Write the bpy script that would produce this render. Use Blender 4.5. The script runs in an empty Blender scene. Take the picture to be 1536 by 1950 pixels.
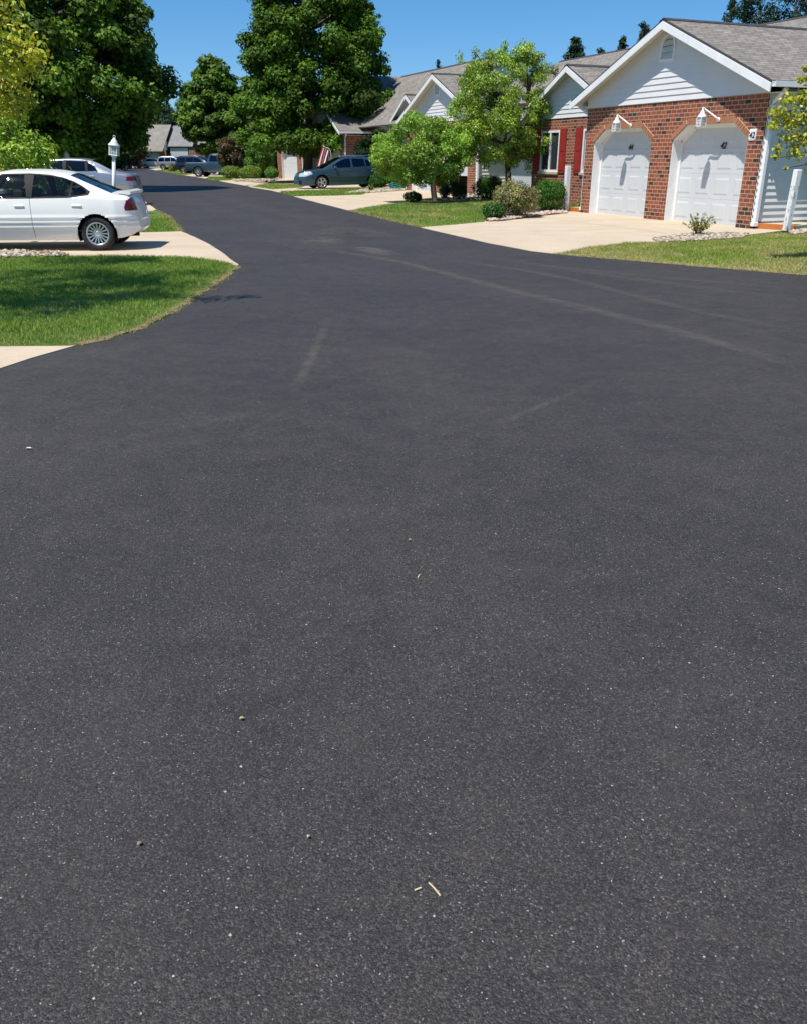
import bpy, bmesh, math, random
import numpy as np
from mathutils import Vector, Matrix
from mathutils.geometry import tessellate_polygon

SC = bpy.context.scene
COL = SC.collection
R = math.radians
# ------------------------------------------------------------ camera, sky, sun, exposure
CAM_H = 1.5
PITCH = math.atan((975 - 302) / 1580.0)
cam = bpy.data.cameras.new("camera")
cam.sensor_fit = 'VERTICAL'
cam.sensor_height = 36
cam.lens = 36 * 1580 / 1950.0
cam.clip_start = 0.05
cam.clip_end = 3000
camo = bpy.data.objects.new("camera", cam)
COL.objects.link(camo)
camo.location = (0, 0, CAM_H)
camo.rotation_euler = (math.pi / 2 - PITCH, 0, 0)
SC.camera = camo

LX, LY = 0.345, 0.36                       # metres a shadow runs per metre of height
SUN = Vector((-LX, -LY, 1)).normalized()
world = bpy.data.worlds.new("World")
SC.world = world
world.use_nodes = True
wn = world.node_tree
bg = wn.nodes['Background']
sky = wn.nodes.new('ShaderNodeTexSky')
sky.sky_type = 'NISHITA'
sky.sun_disc = False
sky.sun_elevation = math.asin(SUN.z)
sky.sun_rotation = math.atan2(SUN.x, SUN.y)
sky.air_density = 1.0
sky.dust_density = 0.2
sky.ozone_density = 3.0
tcw = wn.nodes.new('ShaderNodeTexCoord')
mpw = wn.nodes.new('ShaderNodeMapping')
mpw.inputs['Scale'].default_value = (1, 1, 1.0)
mpw.inputs['Location'].default_value = (0, 0, 0.075)
nrw = wn.nodes.new('ShaderNodeVectorMath')
nrw.operation = 'NORMALIZE'
wn.links.new(tcw.outputs['Generated'], mpw.inputs['Vector'])
wn.links.new(mpw.outputs[0], nrw.inputs[0])
wn.links.new(nrw.outputs[0], sky.inputs['Vector'])
hsw = wn.nodes.new('ShaderNodeHueSaturation')
hsw.inputs['Saturation'].default_value = 1.36
hsw.inputs['Value'].default_value = 1.0
wn.links.new(sky.outputs[0], hsw.inputs['Color'])
wn.links.new(hsw.outputs[0], bg.inputs['Color'])
bg.inputs['Strength'].default_value = 0.116
sl = bpy.data.lights.new("sun", 'SUN')
sl.energy = 5.0
sl.angle = R(0.53)
sl.color = (1.0, 0.955, 0.89)
so = bpy.data.objects.new("sun", sl)
COL.objects.link(so)
so.rotation_euler = SUN.to_track_quat('Z', 'Y').to_euler()
so.location = SUN * 60
SC.view_settings.view_transform = 'Standard'
SC.view_settings.look = 'None'
SC.view_settings.gamma = 1
SC.view_settings.exposure = 0.3
SC.cycles.max_bounces = 8
SC.cycles.transparent_max_bounces = 16

# ------------------------------------------------------------ placing helpers
CP, SP = math.cos(PITCH), math.sin(PITCH)
def G(x, y, z=0.0):
    """point of the ground seen at a place of the photograph (1536 x 1950)"""
    u, v = (x - 768) / 1580.0, (y - 975) / 1580.0
    d = (u, CP - v * SP, -SP - v * CP)
    t = (z - CAM_H) / d[2]
    return Vector((d[0] * t, d[1] * t, z))
def AT(x, y, Y):
    u, v = (x - 768) / 1580.0, (y - 975) / 1580.0
    d = (u, CP - v * SP, -SP - v * CP)
    t = Y / d[1]
    return Vector((d[0] * t, Y, CAM_H + d[2] * t))
B0 = G(1424, 436)
A0 = G(1106, 405)
DV = (A0 - B0).normalized()               # along the house fronts, away from the camera
IV = Vector((DV.y, -DV.x, 0))             # from the street into the houses
HROT = math.atan2(-DV.y, -DV.x)
def WP(s, n, z=0.0):
    return B0 + DV * s + IV * n + Vector((0, 0, z))

def tag(o, label=None, cat=None, group=None, kind=None):
    if label: o['label'] = label
    if cat: o['category'] = cat
    if group: o['group'] = group
    if kind: o['kind'] = kind
    return o
def empty(name, loc, rz=0.0, label=None, cat=None, group=None):
    o = bpy.data.objects.new(name, None)
    o.empty_display_size = 0.2
    COL.objects.link(o)
    o.location = loc
    o.rotation_euler = (0, 0, rz)
    return tag(o, label, cat, group)

class MB:
    """collects faces, with automatic metre UVs, and links them as ONE mesh object"""
    def __init__(s):
        s.v = []; s.f = []; s.m = []; s.sm = []
    def face(s, pts, m=0, smooth=False):
        b = len(s.v)
        s.v.extend([tuple(p) for p in pts])
        s.f.append(tuple(range(b, b + len(pts))))
        s.m.append(m); s.sm.append(smooth)
    def mesh(s, verts, faces, m=0, smooth=False):
        b = len(s.v)
        s.v.extend([tuple(p) for p in verts])
        for f in faces:
            s.f.append(tuple(b + i for i in f)); s.m.append(m); s.sm.append(smooth)
    def hexa(s, a, b, m=0, ms=None):
        """a: four points, b: the four opposite them"""
        ms = ms or [m] * 6
        s.face([a[3], a[2], a[1], a[0]], ms[0]); s.face(b, ms[1])
        for i in range(4):
            j = (i + 1) % 4
            s.face([a[i], a[j], b[j], b[i]], ms[2 + i])
    def box(s, x0, x1, y0, y1, z0, z1, m=0, T=None, bev=0.0):
        T = T or (lambda x, y, z: (x, y, z))
        if bev <= 0:
            a = [T(x0, y0, z0), T(x1, y0, z0), T(x1, y1, z0), T(x0, y1, z0)]
            b = [T(x0, y0, z1), T(x1, y0, z1), T(x1, y1, z1), T(x0, y1, z1)]
            s.hexa(a, b, m)
            return
        q = bev
        def ring(i, z):
            return [T(x0 + i, y0 + i, z), T(x1 - i, y0 + i, z), T(x1 - i, y1 - i, z), T(x0 + i, y1 - i, z)]
        rs = [ring(q, z0), ring(0, z0 + q), ring(0, z1 - q), ring(q, z1)]
        for k in range(3):
            for i in range(4):
                j = (i + 1) % 4
                s.face([rs[k][i], rs[k][j], rs[k + 1][j], rs[k + 1][i]], m)
        s.face(rs[0][::-1], m); s.face(rs[3], m)
    def prism(s, poly, ext, m=0, mside=None, T=None, smooth=False):
        """poly: list of 3D points (planar), ext: offset vector"""
        T = T or (lambda x, y, z: (x, y, z))
        mside = m if mside is None else mside
        a = [Vector(T(*p)) for p in poly]
        b = [Vector(T(p[0] + ext[0], p[1] + ext[1], p[2] + ext[2])) for p in poly]
        s.face(a[::-1], m); s.face(b, m)
        n = len(a)
        for i in range(n):
            j = (i + 1) % n
            s.face([a[i], a[j], b[j], b[i]], mside, smooth)
    def tube(s, pts, rad, seg=8, m=0, cap=True, smooth=True):
        pts = [Vector(p) for p in pts]
        n = len(pts)
        rad = rad if isinstance(rad, (list, tuple)) else [rad] * n
        b = len(s.v)
        ref = Vector((0.31, 0.17, 0.93))
        for i, p in enumerate(pts):
            d = (pts[min(i + 1, n - 1)] - pts[max(i - 1, 0)])
            d = d.normalized() if d.length > 1e-9 else Vector((0, 0, 1))
            x = d.cross(ref)
            if x.length < 0.15: x = d.cross(Vector((1, 0, 0)))
            x.normalize(); y = d.cross(x)
            for k in range(seg):
                a = 2 * math.pi * k / seg
                s.v.append(tuple(p + (x * math.cos(a) + y * math.sin(a)) * rad[i]))
        for i in range(n - 1):
            for k in range(seg):
                k2 = (k + 1) % seg
                s.f.append((b + i * seg + k, b + i * seg + k2, b + (i + 1) * seg + k2, b + (i + 1) * seg + k))
                s.m.append(m); s.sm.append(smooth)
        if cap:
            s.f.append(tuple(b + k for k in range(seg))[::-1]); s.m.append(m); s.sm.append(False)
            s.f.append(tuple(b + (n - 1) * seg + k for k in range(seg))); s.m.append(m); s.sm.append(False)
    def lathe(s, prof, seg=24, axis='z', c=(0, 0, 0), m=0, smooth=True, closed=False):
        b = len(s.v)
        n = len(prof)
        for r, h in prof:
            for k in range(seg):
                a = 2 * math.pi * k / seg
                p = (r * math.cos(a), r * math.sin(a), h) if axis == 'z' else (r * math.cos(a), h, r * math.sin(a))
                s.v.append((p[0] + c[0], p[1] + c[1], p[2] + c[2]))
        for i in range(n if closed else n - 1):
            i2 = (i + 1) % n
            for k in range(seg):
                k2 = (k + 1) % seg
                s.f.append((b + i * seg + k, b + i * seg + k2, b + i2 * seg + k2, b + i2 * seg + k))
                s.m.append(m); s.sm.append(smooth)
    def build(s, name, mats, parent=None, loc=None, rz=None):
        me = bpy.data.meshes.new(name)
        me.from_pydata(s.v, [], s.f)
        mats = mats if isinstance(mats, (list, tuple)) else [mats]
        for m in mats: me.materials.append(m)
        if len(mats) > 1: me.polygons.foreach_set('material_index', s.m)
        me.polygons.foreach_set('use_smooth', s.sm)
        uv = me.uv_layers.new(name='UVMap')
        co = s.v
        out = np.zeros((len(me.loops), 2), np.float32)
        li = 0
        Z = Vector((0, 0, 1))
        for p in me.polygons:
            nn = p.normal
            t = Z.cross(nn)
            if t.length < 1e-3: t = Vector((1, 0, 0)); bb = Vector((0, 1, 0))
            else:
                t.normalize(); bb = nn.cross(t)
            for vi in p.vertices:
                c = co[vi]
                out[li] = (c[0] * t.x + c[1] * t.y + c[2] * t.z, c[0] * bb.x + c[1] * bb.y + c[2] * bb.z)
                li += 1
        uv.data.foreach_set('uv', out.ravel())
        o = bpy.data.objects.new(name, me)
        COL.objects.link(o)
        if parent: o.parent = parent
        if loc is not None: o.location = loc
        if rz is not None: o.rotation_euler = (0, 0, rz)
        return o

def np_obj(name, V, F, mat, col=None, parent=None, smooth=False):
    """big mesh from arrays; col is one RGB per vertex"""
    me = bpy.data.meshes.new(name)
    V = np.asarray(V, np.float32); F = np.asarray(F, np.int32)
    k = F.shape[1]
    me.vertices.add(len(V)); me.vertices.foreach_set('co', V.ravel())
    me.loops.add(F.size); me.loops.foreach_set('vertex_index', F.ravel())
    me.polygons.add(len(F))
    me.polygons.foreach_set('loop_start', np.arange(0, F.size, k, dtype=np.int32))
    me.polygons.foreach_set('loop_total', np.full(len(F), k, np.int32))
    if smooth: me.polygons.foreach_set('use_smooth', np.ones(len(F), bool))
    me.update(calc_edges=True)
    if col is not None:
        at = me.attributes.new('col', 'FLOAT_COLOR', 'POINT')
        c = np.ones((len(V), 4), np.float32); c[:, :3] = col
        at.data.foreach_set('color', c.ravel())
    me.materials.append(mat)
    o = bpy.data.objects.new(name, me)
    COL.objects.link(o)
    if parent: o.parent = parent
    return o

# ------------------------------------------------------------ materials
def mat(name, color=(0.5, 0.5, 0.5), rough=0.6, metal=0.0, spec=0.5, coat=0.0):
    m = bpy.data.materials.new(name)
    m.use_nodes = True
    nt = m.node_tree
    b = nt.nodes['Principled BSDF']
    b.inputs['Base Color'].default_value = (*color, 1)
    b.inputs['Roughness'].default_value = rough
    b.inputs['Metallic'].default_value = metal
    b.inputs['Specular IOR Level'].default_value = spec
    b.inputs['Coat Weight'].default_value = coat
    b.inputs['Coat Roughness'].default_value = 0.04
    return m
class NT:
    def __init__(s, m):
        s.nt = m.node_tree; s.b = s.nt.nodes['Principled BSDF']; s.out = s.nt.nodes['Material Output']
    def n(s, t, **kw):
        o = s.nt.nodes.new('ShaderNode' + t)
        for k, v in kw.items():
            if k in o.inputs.keys(): o.inputs[k].default_value = v
            else: setattr(o, k, v)
        return o
    def l(s, a, b): s.nt.links.new(a, b)
    def uv(s): return s.n('TexCoord').outputs['UV']
    def obj(s): return s.n('TexCoord').outputs['Object']
    def noise(s, vec, scale, detail=4, rough=0.6):
        o = s.n('TexNoise', Scale=scale, Detail=detail, Roughness=rough)
        if vec is not None: s.l(vec, o.inputs['Vector'])
        return o.outputs['Fac']
    def ramp(s, fac, stops, interp='LINEAR'):
        o = s.n('ValToRGB')
        e = o.color_ramp.elements
        o.color_ramp.interpolation = interp
        while len(e) < len(stops): e.new(0.5)
        for i, (p, c) in enumerate(stops):
            e[i].position = p
            e[i].color = (*c, 1) if len(c) == 3 else c
        s.l(fac, o.inputs['Fac'])
        return o.outputs['Color']
    def mix(s, fac, a, b, mode='MIX'):
        o = s.n('MixRGB', blend_type=mode)
        for k, val in (('Fac', fac), ('Color1', a), ('Color2', b)):
            if isinstance(val, (int, float)): o.inputs[k].default_value = val
            elif isinstance(val, tuple): o.inputs[k].default_value = (*val, 1)
            else: s.l(val, o.inputs[k])
        return o.outputs['Color']
    def math(s, op, a, b=0.0, clamp=False):
        o = s.n('Math', operation=op, use_clamp=clamp)
        for i, val in enumerate((a, b)):
            if isinstance(val, (int, float)): o.inputs[i].default_value = val
            else: s.l(val, o.inputs[i])
        return o.outputs[0]
    def map(s, vec, scale=(1, 1, 1), loc=(0, 0, 0), rot=(0, 0, 0)):
        o = s.n('Mapping')
        o.inputs['Scale'].default_value = scale; o.inputs['Location'].default_value = loc; o.inputs['Rotation'].default_value = rot
        s.l(vec, o.inputs['Vector'])
        return o.outputs[0]
    def bump(s, h, strength=0.3, dist=0.01, target=None):
        o = s.n('Bump', Strength=strength, Distance=dist)
        s.l(h, o.inputs['Height'])
        s.l(o.outputs[0], (target or s.b).inputs['Normal'])
        return o
def noisy(name, c1, c2, scale=3.0, rough=0.6, bump=0.0, bscale=60, spec=0.4, detail=5, metal=0.0, coat=0.0):
    m = mat(name, c1, rough, metal, spec, coat)
    t = NT(m)
    v = t.obj()
    f = t.noise(v, scale, detail)
    t.l(t.ramp(f, [(0.3, c1), (0.7, c2)]), t.b.inputs['Base Color'])
    if bump: t.bump(t.noise(v, bscale, 3), bump, 0.01)
    return m
# asphalt: fresh seal coat over fine aggregate
M_ASPH = mat('asphalt', (0.05, 0.05, 0.05), 0.6, 0, 0.32)
t = NT(M_ASPH); v = t.obj()
big = t.noise(v, 0.55, 6, 0.62)
mid = t.noise(v, 3.5, 5, 0.65)
base = t.mix(t.ramp(big, [(0.35, (0, 0, 0)), (0.72, (1, 1, 1))]), (0.0360, 0.0325, 0.0305), (0.051, 0.0455, 0.042))
base = t.mix(1.0, base, t.ramp(mid, [(0.3, (0.84, 0.84, 0.84)), (0.75, (1.14, 1.13, 1.11))]), 'MULTIPLY')
vo = t.n('TexVoronoi', Scale=230.0); t.l(v, vo.inputs['Vector'])
sep = t.n('SeparateColor'); t.l(vo.outputs['Color'], sep.inputs[0])
gr = t.ramp(sep.outputs[0], [(0, (0.50,) * 3), (0.75, (1.05,) * 3), (1, (2.0, 1.95, 1.85))])
base = t.mix(1.0, base, gr, 'MULTIPLY')
vf = t.n('TexVoronoi', Scale=480.0); t.l(v, vf.inputs['Vector'])
sepf = t.n('SeparateColor'); t.l(vf.outputs['Color'], sepf.inputs[0])
base = t.mix(1.0, base, t.ramp(sepf.outputs[1], [(0, (0.75,) * 3), (1, (1.3,) * 3)]), 'MULTIPLY')
# pale stones showing through, and small glints painted in as pale specks
nd = t.n('TexNoise', Scale=120.0, Detail=3.0); t.l(v, nd.inputs['Vector'])
dv = t.n('VectorMath', operation='SCALE', Scale=0.010); t.l(nd.outputs['Color'], dv.inputs[0])
va = t.n('VectorMath', operation='ADD'); t.l(v, va.inputs[0]); t.l(dv.outputs[0], va.inputs[1])
v = va.outputs[0]
# open, pitted areas against smoother sealed ones
pm = t.ramp(t.noise(v, 1.1, 6, .72), [(.44, (0,) * 3), (.62, (1,) * 3)])
vp_ = t.n('TexVoronoi', Scale=85.0); t.l(v, vp_.inputs['Vector'])
sepp = t.n('SeparateColor'); t.l(vp_.outputs['Color'], sepp.inputs[0])
pit = t.math('MULTIPLY', t.math('GREATER_THAN', sepp.outputs[0], t.math('SUBTRACT', .98, t.math('MULTIPLY', pm, .30))), t.math('LESS_THAN', vp_.outputs['Distance'], t.math('MULTIPLY', sepp.outputs[1], .5)))
base = t.mix(t.math('MULTIPLY', pit, .62), base, (0.010, 0.0095, 0.009))
vs = t.n('TexVoronoi', Scale=42.0); t.l(v, vs.inputs['Vector'])
seps = t.n('SeparateColor'); t.l(vs.outputs['Color'], seps.inputs[0])
dens = t.math('ADD', t.math('MULTIPLY', t.noise(v, 1.3, 4, 0.7), .68), t.math('MULTIPLY', t.ramp(t.noise(v, 4.5, 4, .75), [(.5, (0,) * 3), (.72, (1,) * 3)]), .42))
thr = t.math('SUBTRACT', 1.025, t.math('MULTIPLY', dens, 0.25))
speck = t.math('MULTIPLY', t.math('GREATER_THAN', seps.outputs[0], thr), t.math('LESS_THAN', vs.outputs['Distance'], t.math('MULTIPLY', seps.outputs[1], 0.145)))
vs2 = t.n('TexVoronoi', Scale=95.0); t.l(v, vs2.inputs['Vector'])
seps2 = t.n('SeparateColor'); t.l(vs2.outputs['Color'], seps2.inputs[0])
speck2 = t.math('MULTIPLY', t.math('GREATER_THAN', seps2.outputs[0], t.math('SUBTRACT', 1.08, t.math('MULTIPLY', dens, 0.385))), t.math('LESS_THAN', vs2.outputs['Distance'], t.math('MULTIPLY', seps2.outputs[2], 0.36)))
vs3 = t.n('TexVoronoi', Scale=170.0); t.l(v, vs3.inputs['Vector'])
seps3 = t.n('SeparateColor'); t.l(vs3.outputs['Color'], seps3.inputs[0])
speck3 = t.math('MULTIPLY', t.math('GREATER_THAN', seps3.outputs[0], t.math('SUBTRACT', 1.10, t.math('MULTIPLY', t.noise(v, 2.6, 5, 0.75), 0.36))), t.math('LESS_THAN', vs3.outputs['Distance'], t.math('MULTIPLY', seps3.outputs[1], 0.5)))
base = t.mix(t.math('MULTIPLY', speck3, 0.7), base, (0.20, 0.19, 0.18))
base = t.mix(t.math('MULTIPLY', t.ramp(t.noise(v, 1.9, 5, .7), [(.52, (0,) * 3), (.74, (1,) * 3)]), .35), base, (0.062, 0.052, 0.045))
base = t.mix(speck, base, (0.40, 0.385, 0.36))
base = t.mix(t.math('MULTIPLY', speck2, 0.8), base, (0.36, 0.345, 0.33))
t.l(base, t.b.inputs['Base Color'])
hgt = t.math('ADD', t.math('MULTIPLY', vo.outputs['Distance'], -0.9), t.math('ADD', t.math('MULTIPLY', sep.outputs[2], 0.5), t.math('MULTIPLY', t.noise(v, 420, 3), 0.4)))
hgt = t.math('ADD', hgt, t.math('MULTIPLY', t.noise(v, 34, 5, .7), 1.0))
hgt = t.math('SUBTRACT', t.math('MULTIPLY', hgt, t.math('ADD', .65, t.math('MULTIPLY', pm, .6))), t.math('MULTIPLY', pit, 1.6))
t.bump(hgt, 0.55, 0.0045)
t.l(t.ramp(t.noise(v, 7, 4), [(0.3, (0.55,) * 3), (0.7, (0.75,) * 3)]), t.b.inputs['Roughness'])

M_DUST = mat('pale dust', (0.16, 0.145, 0.12), 0.9, 0, 0.1)
t = NT(M_DUST); t.nt.nodes.remove(t.b)
df = t.n('BsdfDiffuse'); df.inputs['Color'].default_value = (0.22, 0.20, 0.165, 1)
tr = t.n('BsdfTransparent'); mx = t.n('MixShader')
v = t.obj(); at = t.n('Attribute', attribute_name='col')
sepc = t.n('SeparateColor'); t.l(at.outputs['Color'], sepc.inputs[0])
nz = t.ramp(t.noise(v, 5, 7, 0.72), [(0.33, (0.05,) * 3), (0.66, (1,) * 3)])
nz2 = t.ramp(t.noise(v, 90, 3, 0.7), [(0.35, (0.2,) * 3), (0.7, (1,) * 3)])
t.l(t.math('MULTIPLY', t.math('MULTIPLY', sepc.outputs[0], nz), nz2, True), mx.inputs[0])
t.l(tr.outputs[0], mx.inputs[1]); t.l(df.outputs[0], mx.inputs[2]); t.l(mx.outputs[0], t.out.inputs[0])

M_CONC = mat('concrete', (0.5, 0.43, 0.33), 0.85, 0, 0.25)
t = NT(M_CONC); v = t.obj()
c = t.ramp(t.noise(v, 0.9, 7, 0.65), [(0.25, (0.44, 0.355, 0.25)), (0.75, (0.56, 0.46, 0.33))])
c = t.mix(1.0, c, t.ramp(t.noise(v, 40, 4), [(0.3, (0.9,) * 3), (0.7, (1.06,) * 3)]), 'MULTIPLY')
st = t.ramp(t.noise(v, 2.3, 6, 0.7), [(0.60, (0,) * 3), (0.78, (1,) * 3)])
c = t.mix(t.math('MULTIPLY', st, 0.36), c, (0.24, 0.20, 0.15))
t.l(c, t.b.inputs['Base Color']); t.bump(t.noise(v, 160, 3), 0.25, 0.004)

def grassmat(name, a, b, dry, amount):
    m = mat(name, a, 0.9, 0, 0.15); t = NT(m); v = t.obj()
    c = t.ramp(t.noise(v, 9, 6, 0.7), [(0.3, a), (0.7, b)])
    c = t.mix(1.0, c, t.ramp(t.noise(v, 130, 3, 0.7), [(0.3, (0.55,) * 3), (0.7, (1.3,) * 3)]), 'MULTIPLY')
    d = t.ramp(t.noise(v, 0.8, 5, 0.65), [(0.62 - amount, (0,) * 3), (0.80 - amount, (1,) * 3)])
    c = t.mix(t.math('MULTIPLY', d, 0.8), c, dry)
    t.l(c, t.b.inputs['Base Color']); t.bump(t.noise(v, 110, 4, 0.7), 0.9, 0.03)
    return m
M_GRASS = grassmat('lawn turf', (0.10, 0.17, 0.028), (0.16, 0.24, 0.045), (0.30, 0.27, 0.10), 0.02)
M_GRASSD = grassmat('dry lawn turf', (0.17, 0.22, 0.04), (0.24, 0.29, 0.07), (0.46, 0.39, 0.17), 0.24)
M_SOIL = noisy('soil', (0.16, 0.115, 0.07), (0.28, 0.21, 0.13), 9, 0.95, 0.6, 60, 0.1)
M_MULCH = noisy('dark mulch', (0.045, 0.032, 0.022), (0.11, 0.08, 0.055), 14, 0.95, 0.8, 50, 0.1)

def leafmat(name, trans=0.35, rough=0.45, spec=0.35):
    m = mat(name, (0.06, 0.12, 0.03), rough, 0, spec); t = NT(m)
    at = t.n('Attribute', attribute_name='col')
    t.l(at.outputs['Color'], t.b.inputs['Base Color'])
    tl = t.n('BsdfTranslucent'); mx = t.n('MixShader'); mx.inputs[0].default_value = trans
    c2 = t.mix(1.0, at.outputs['Color'], (1.25, 1.25, 0.55), 'MULTIPLY')
    t.l(c2, tl.inputs['Color']); t.l(t.b.outputs[0], mx.inputs[1]); t.l(tl.outputs[0], mx.inputs[2]); t.l(mx.outputs[0], t.out.inputs[0])
    return m
M_LEAF = leafmat('leaves', 0.27)
M_LEAFD = leafmat('dark leaves', 0.25, 0.6, 0.18)
M_BLADE = leafmat('grass blades', 0.3, 0.6, 0.2)
M_BARK = noisy('bark', (0.05, 0.04, 0.032), (0.13, 0.105, 0.085), 12, 0.9, 0.9, 35, 0.15)
M_STONE = mat('pebbles', (0.5, 0.45, 0.36), 0.8, 0, 0.3); t = NT(M_STONE)
t.l(t.n('Attribute', attribute_name='col').outputs['Color'], t.b.inputs['Base Color'])

def brickmat(name, bw, rh, mort, stops, mcol, off=0.5):
    m = mat(name, (0.3, 0.1, 0.05), 0.85, 0, 0.2); t = NT(m); v = t.uv()
    br = t.n('TexBrick', offset=off, Scale=1.0)
    br.inputs['Color1'].default_value = (0, 0, 0, 1); br.inputs['Color2'].default_value = (1, 1, 1, 1)
    br.inputs['Mortar'].default_value = (0, 0, 0, 1); br.inputs['Bias'].default_value = 0.0
    br.inputs['Mortar Size'].default_value = mort; br.inputs['Mortar Smooth'].default_value = 0.25
    br.inputs['Brick Width'].default_value = bw; br.inputs['Row Height'].default_value = rh
    t.l(v, br.inputs['Vector'])
    c = t.ramp(br.outputs['Color'], stops)
    c = t.mix(1.0, c, t.ramp(t.noise(v, 30, 5, 0.7), [(0.3, (0.75,) * 3), (0.7, (1.2,) * 3)]), 'MULTIPLY')
    mc = t.mix(t.noise(v, 14, 4), mcol, tuple(x * 0.7 for x in mcol))
    c = t.mix(br.outputs['Fac'], c, mc)
    t.l(c, t.b.inputs['Base Color'])
    h = t.math('SUBTRACT', t.math('MULTIPLY', t.noise(v, 90, 3), 0.35), br.outputs['Fac'])
    t.bump(h, 0.7, 0.006)
    return m
BR = [(0.0, (0.055, 0.032, 0.026)), (0.13, (0.075, 0.040, 0.030)), (0.17, (0.17, 0.050, 0.030)), (0.45, (0.25, 0.072, 0.038)), (0.75, (0.31, 0.092, 0.045)), (1.0, (0.22, 0.060, 0.036))]
M_BRICK = brickmat('brick', 0.20, 0.094, 0.0095, BR, (0.48, 0.37, 0.26))
M_SOLDIER = noisy('soldier brick', (0.30, 0.125, 0.062), (0.42, 0.19, 0.10), 9, 0.85, 0.4, 60, 0.2)
M_MORTAR = noisy('mortar', (0.5, 0.40, 0.28), (0.40, 0.32, 0.22), 20, 0.9, 0.3, 80, 0.1)

M_SHING = mat('shingles', (0.2, 0.18, 0.15), 0.9, 0, 0.2); t = NT(M_SHING); v = t.uv()
br = t.n('TexBrick', offset=0.37, offset_frequency=2, squash=1.0, Scale=1.0)
br.inputs['Color1'].default_value = (0, 0, 0, 1); br.inputs['Color2'].default_value = (1, 1, 1, 1); br.inputs['Mortar'].default_value = (0.3, 0.3, 0.3, 1)
br.inputs['Mortar Size'].default_value = 0.012; br.inputs['Mortar Smooth'].default_value = 0.6; br.inputs['Brick Width'].default_value = 0.31; br.inputs['Row Height'].default_value = 0.135
t.l(v, br.inputs['Vector'])
c = t.ramp(br.outputs['Color'], [(0.0, (0.195, 0.176, 0.151)), (0.5, (0.235, 0.214, 0.187)), (1.0, (0.285, 0.262, 0.231))])
c = t.mix(1.0, c, t.ramp(t.noise(t.map(v, (0.9, 0.35, 1)), 1.6, 6, 0.7), [(0.3, (0.80, 0.80, 0.785)), (0.7, (1.10, 1.09, 1.06))]), 'MULTIPLY')
c = t.mix(1.0, c, t.ramp(t.noise(v, 120, 3, 0.8), [(0.3, (0.8,) * 3), (0.7, (1.2,) * 3)]), 'MULTIPLY')
c = t.mix(t.math('MULTIPLY', br.outputs['Fac'], 0.75), c, (0.05, 0.044, 0.038))  # shadow gaps between shingles, painted into the colour
t.l(c, t.b.inputs['Base Color'])
sx = t.n('SeparateXYZ'); t.l(v, sx.inputs[0])
saw = t.math('FRACT', t.math('DIVIDE', sx.outputs[1], 0.135))
t.bump(t.math('SUBTRACT', t.math('MULTIPLY', saw, -1.0), br.outputs['Fac']), 0.8, 0.012)
M_SIDE = noisy('vinyl siding', (0.665, 0.66, 0.65), (0.615, 0.61, 0.60), 1.5, 0.45, 0, 60, 0.4)
M_SIDEG = noisy('grey vinyl siding', (0.52, 0.53, 0.56), (0.46, 0.47, 0.50), 1.5, 0.45, 0, 60, 0.4)
M_TRIM = noisy('white trim', (0.80, 0.80, 0.79), (0.70, 0.70, 0.69), 4, 0.4, 0, 60, 0.4)
M_SOFF = noisy('soffit', (0.66, 0.63, 0.56), (0.58, 0.55, 0.49), 3, 0.6)
M_DOOR = noisy('garage door paint', (0.57, 0.585, 0.58), (0.53, 0.545, 0.54), 1.2, 0.42, 0.06, 220, 0.4)
M_EDGE = noisy('dark roof edge', (0.035, 0.032, 0.035), (0.06, 0.055, 0.055), 5, 0.7)
M_SHUT = noisy('red shutter paint', (0.30, 0.030, 0.022), (0.25, 0.022, 0.018), 6, 0.55, 0.1, 90, 0.3)
M_WGLASS = mat('window glass', (0.03, 0.036, 0.042), 0.04, 0, 0.7)
M_BLACK = mat('black', (0.012, 0.012, 0.012), 0.6)
M_INK = mat('black lettering', (0.02, 0.02, 0.022), 0.5)
M_ORANGE = noisy('orange stained timber', (0.50, 0.165, 0.04), (0.42, 0.13, 0.03), 8, 0.6, 0.2, 80)
M_RUBBER = noisy('tyre rubber', (0.018, 0.018, 0.019), (0.035, 0.034, 0.033), 25, 0.8, 0.3, 140, 0.3)
M_RIM = mat('alloy', (0.62, 0.62, 0.62), 0.28, 0.85)
M_DARK = mat('dark plastic', (0.012, 0.012, 0.014), 0.55, 0, 0.12)
M_RED = mat('red lamp lens', (0.16, 0.005, 0.006), 0.2, 0, 0.3, 0.2)
M_AMBER = mat('amber lens', (0.5, 0.13, 0.01), 0.15, 0, 0.6)
M_CLEAR = mat('headlamp lens', (0.62, 0.64, 0.66), 0.08, 0.35, 0.7, 0.6)
M_CHROME = mat('chrome', (0.75, 0.75, 0.76), 0.12, 1.0)
M_SEAT = noisy('seat cloth', (0.10, 0.095, 0.09), (0.15, 0.14, 0.135), 20, 0.9)
M_TEAL = mat('teal hose', (0.02, 0.22, 0.20), 0.45)
def carglass(name, tint, fac):
    m = mat(name, (0, 0, 0), 0.03, 0, 0.5); t = NT(m); t.nt.nodes.remove(t.b)
    gl = t.n('BsdfGlossy', Roughness=0.02); gl.inputs['Color'].default_value = (0.9, 0.93, 1, 1)
    tr = t.n('BsdfTransparent'); tr.inputs['Color'].default_value = (*tint, 1)
    lw = t.n('LayerWeight', Blend=0.5); mx = t.n('MixShader')
    t.l(t.math('ADD', t.math('MULTIPLY', t.math('POWER', lw.outputs['Facing'], 5.0), 0.6), .035 + fac, True), mx.inputs[0])
    t.l(tr.outputs[0], mx.inputs[1]); t.l(gl.outputs[0], mx.inputs[2]); t.l(mx.outputs[0], t.out.inputs[0])
    return m
M_CGLASS = carglass('car window', (0.36, 0.41, 0.39), 0.0)
M_CGLASSD = carglass('tinted car window', (0.06, 0.065, 0.07), 0.02)
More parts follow.
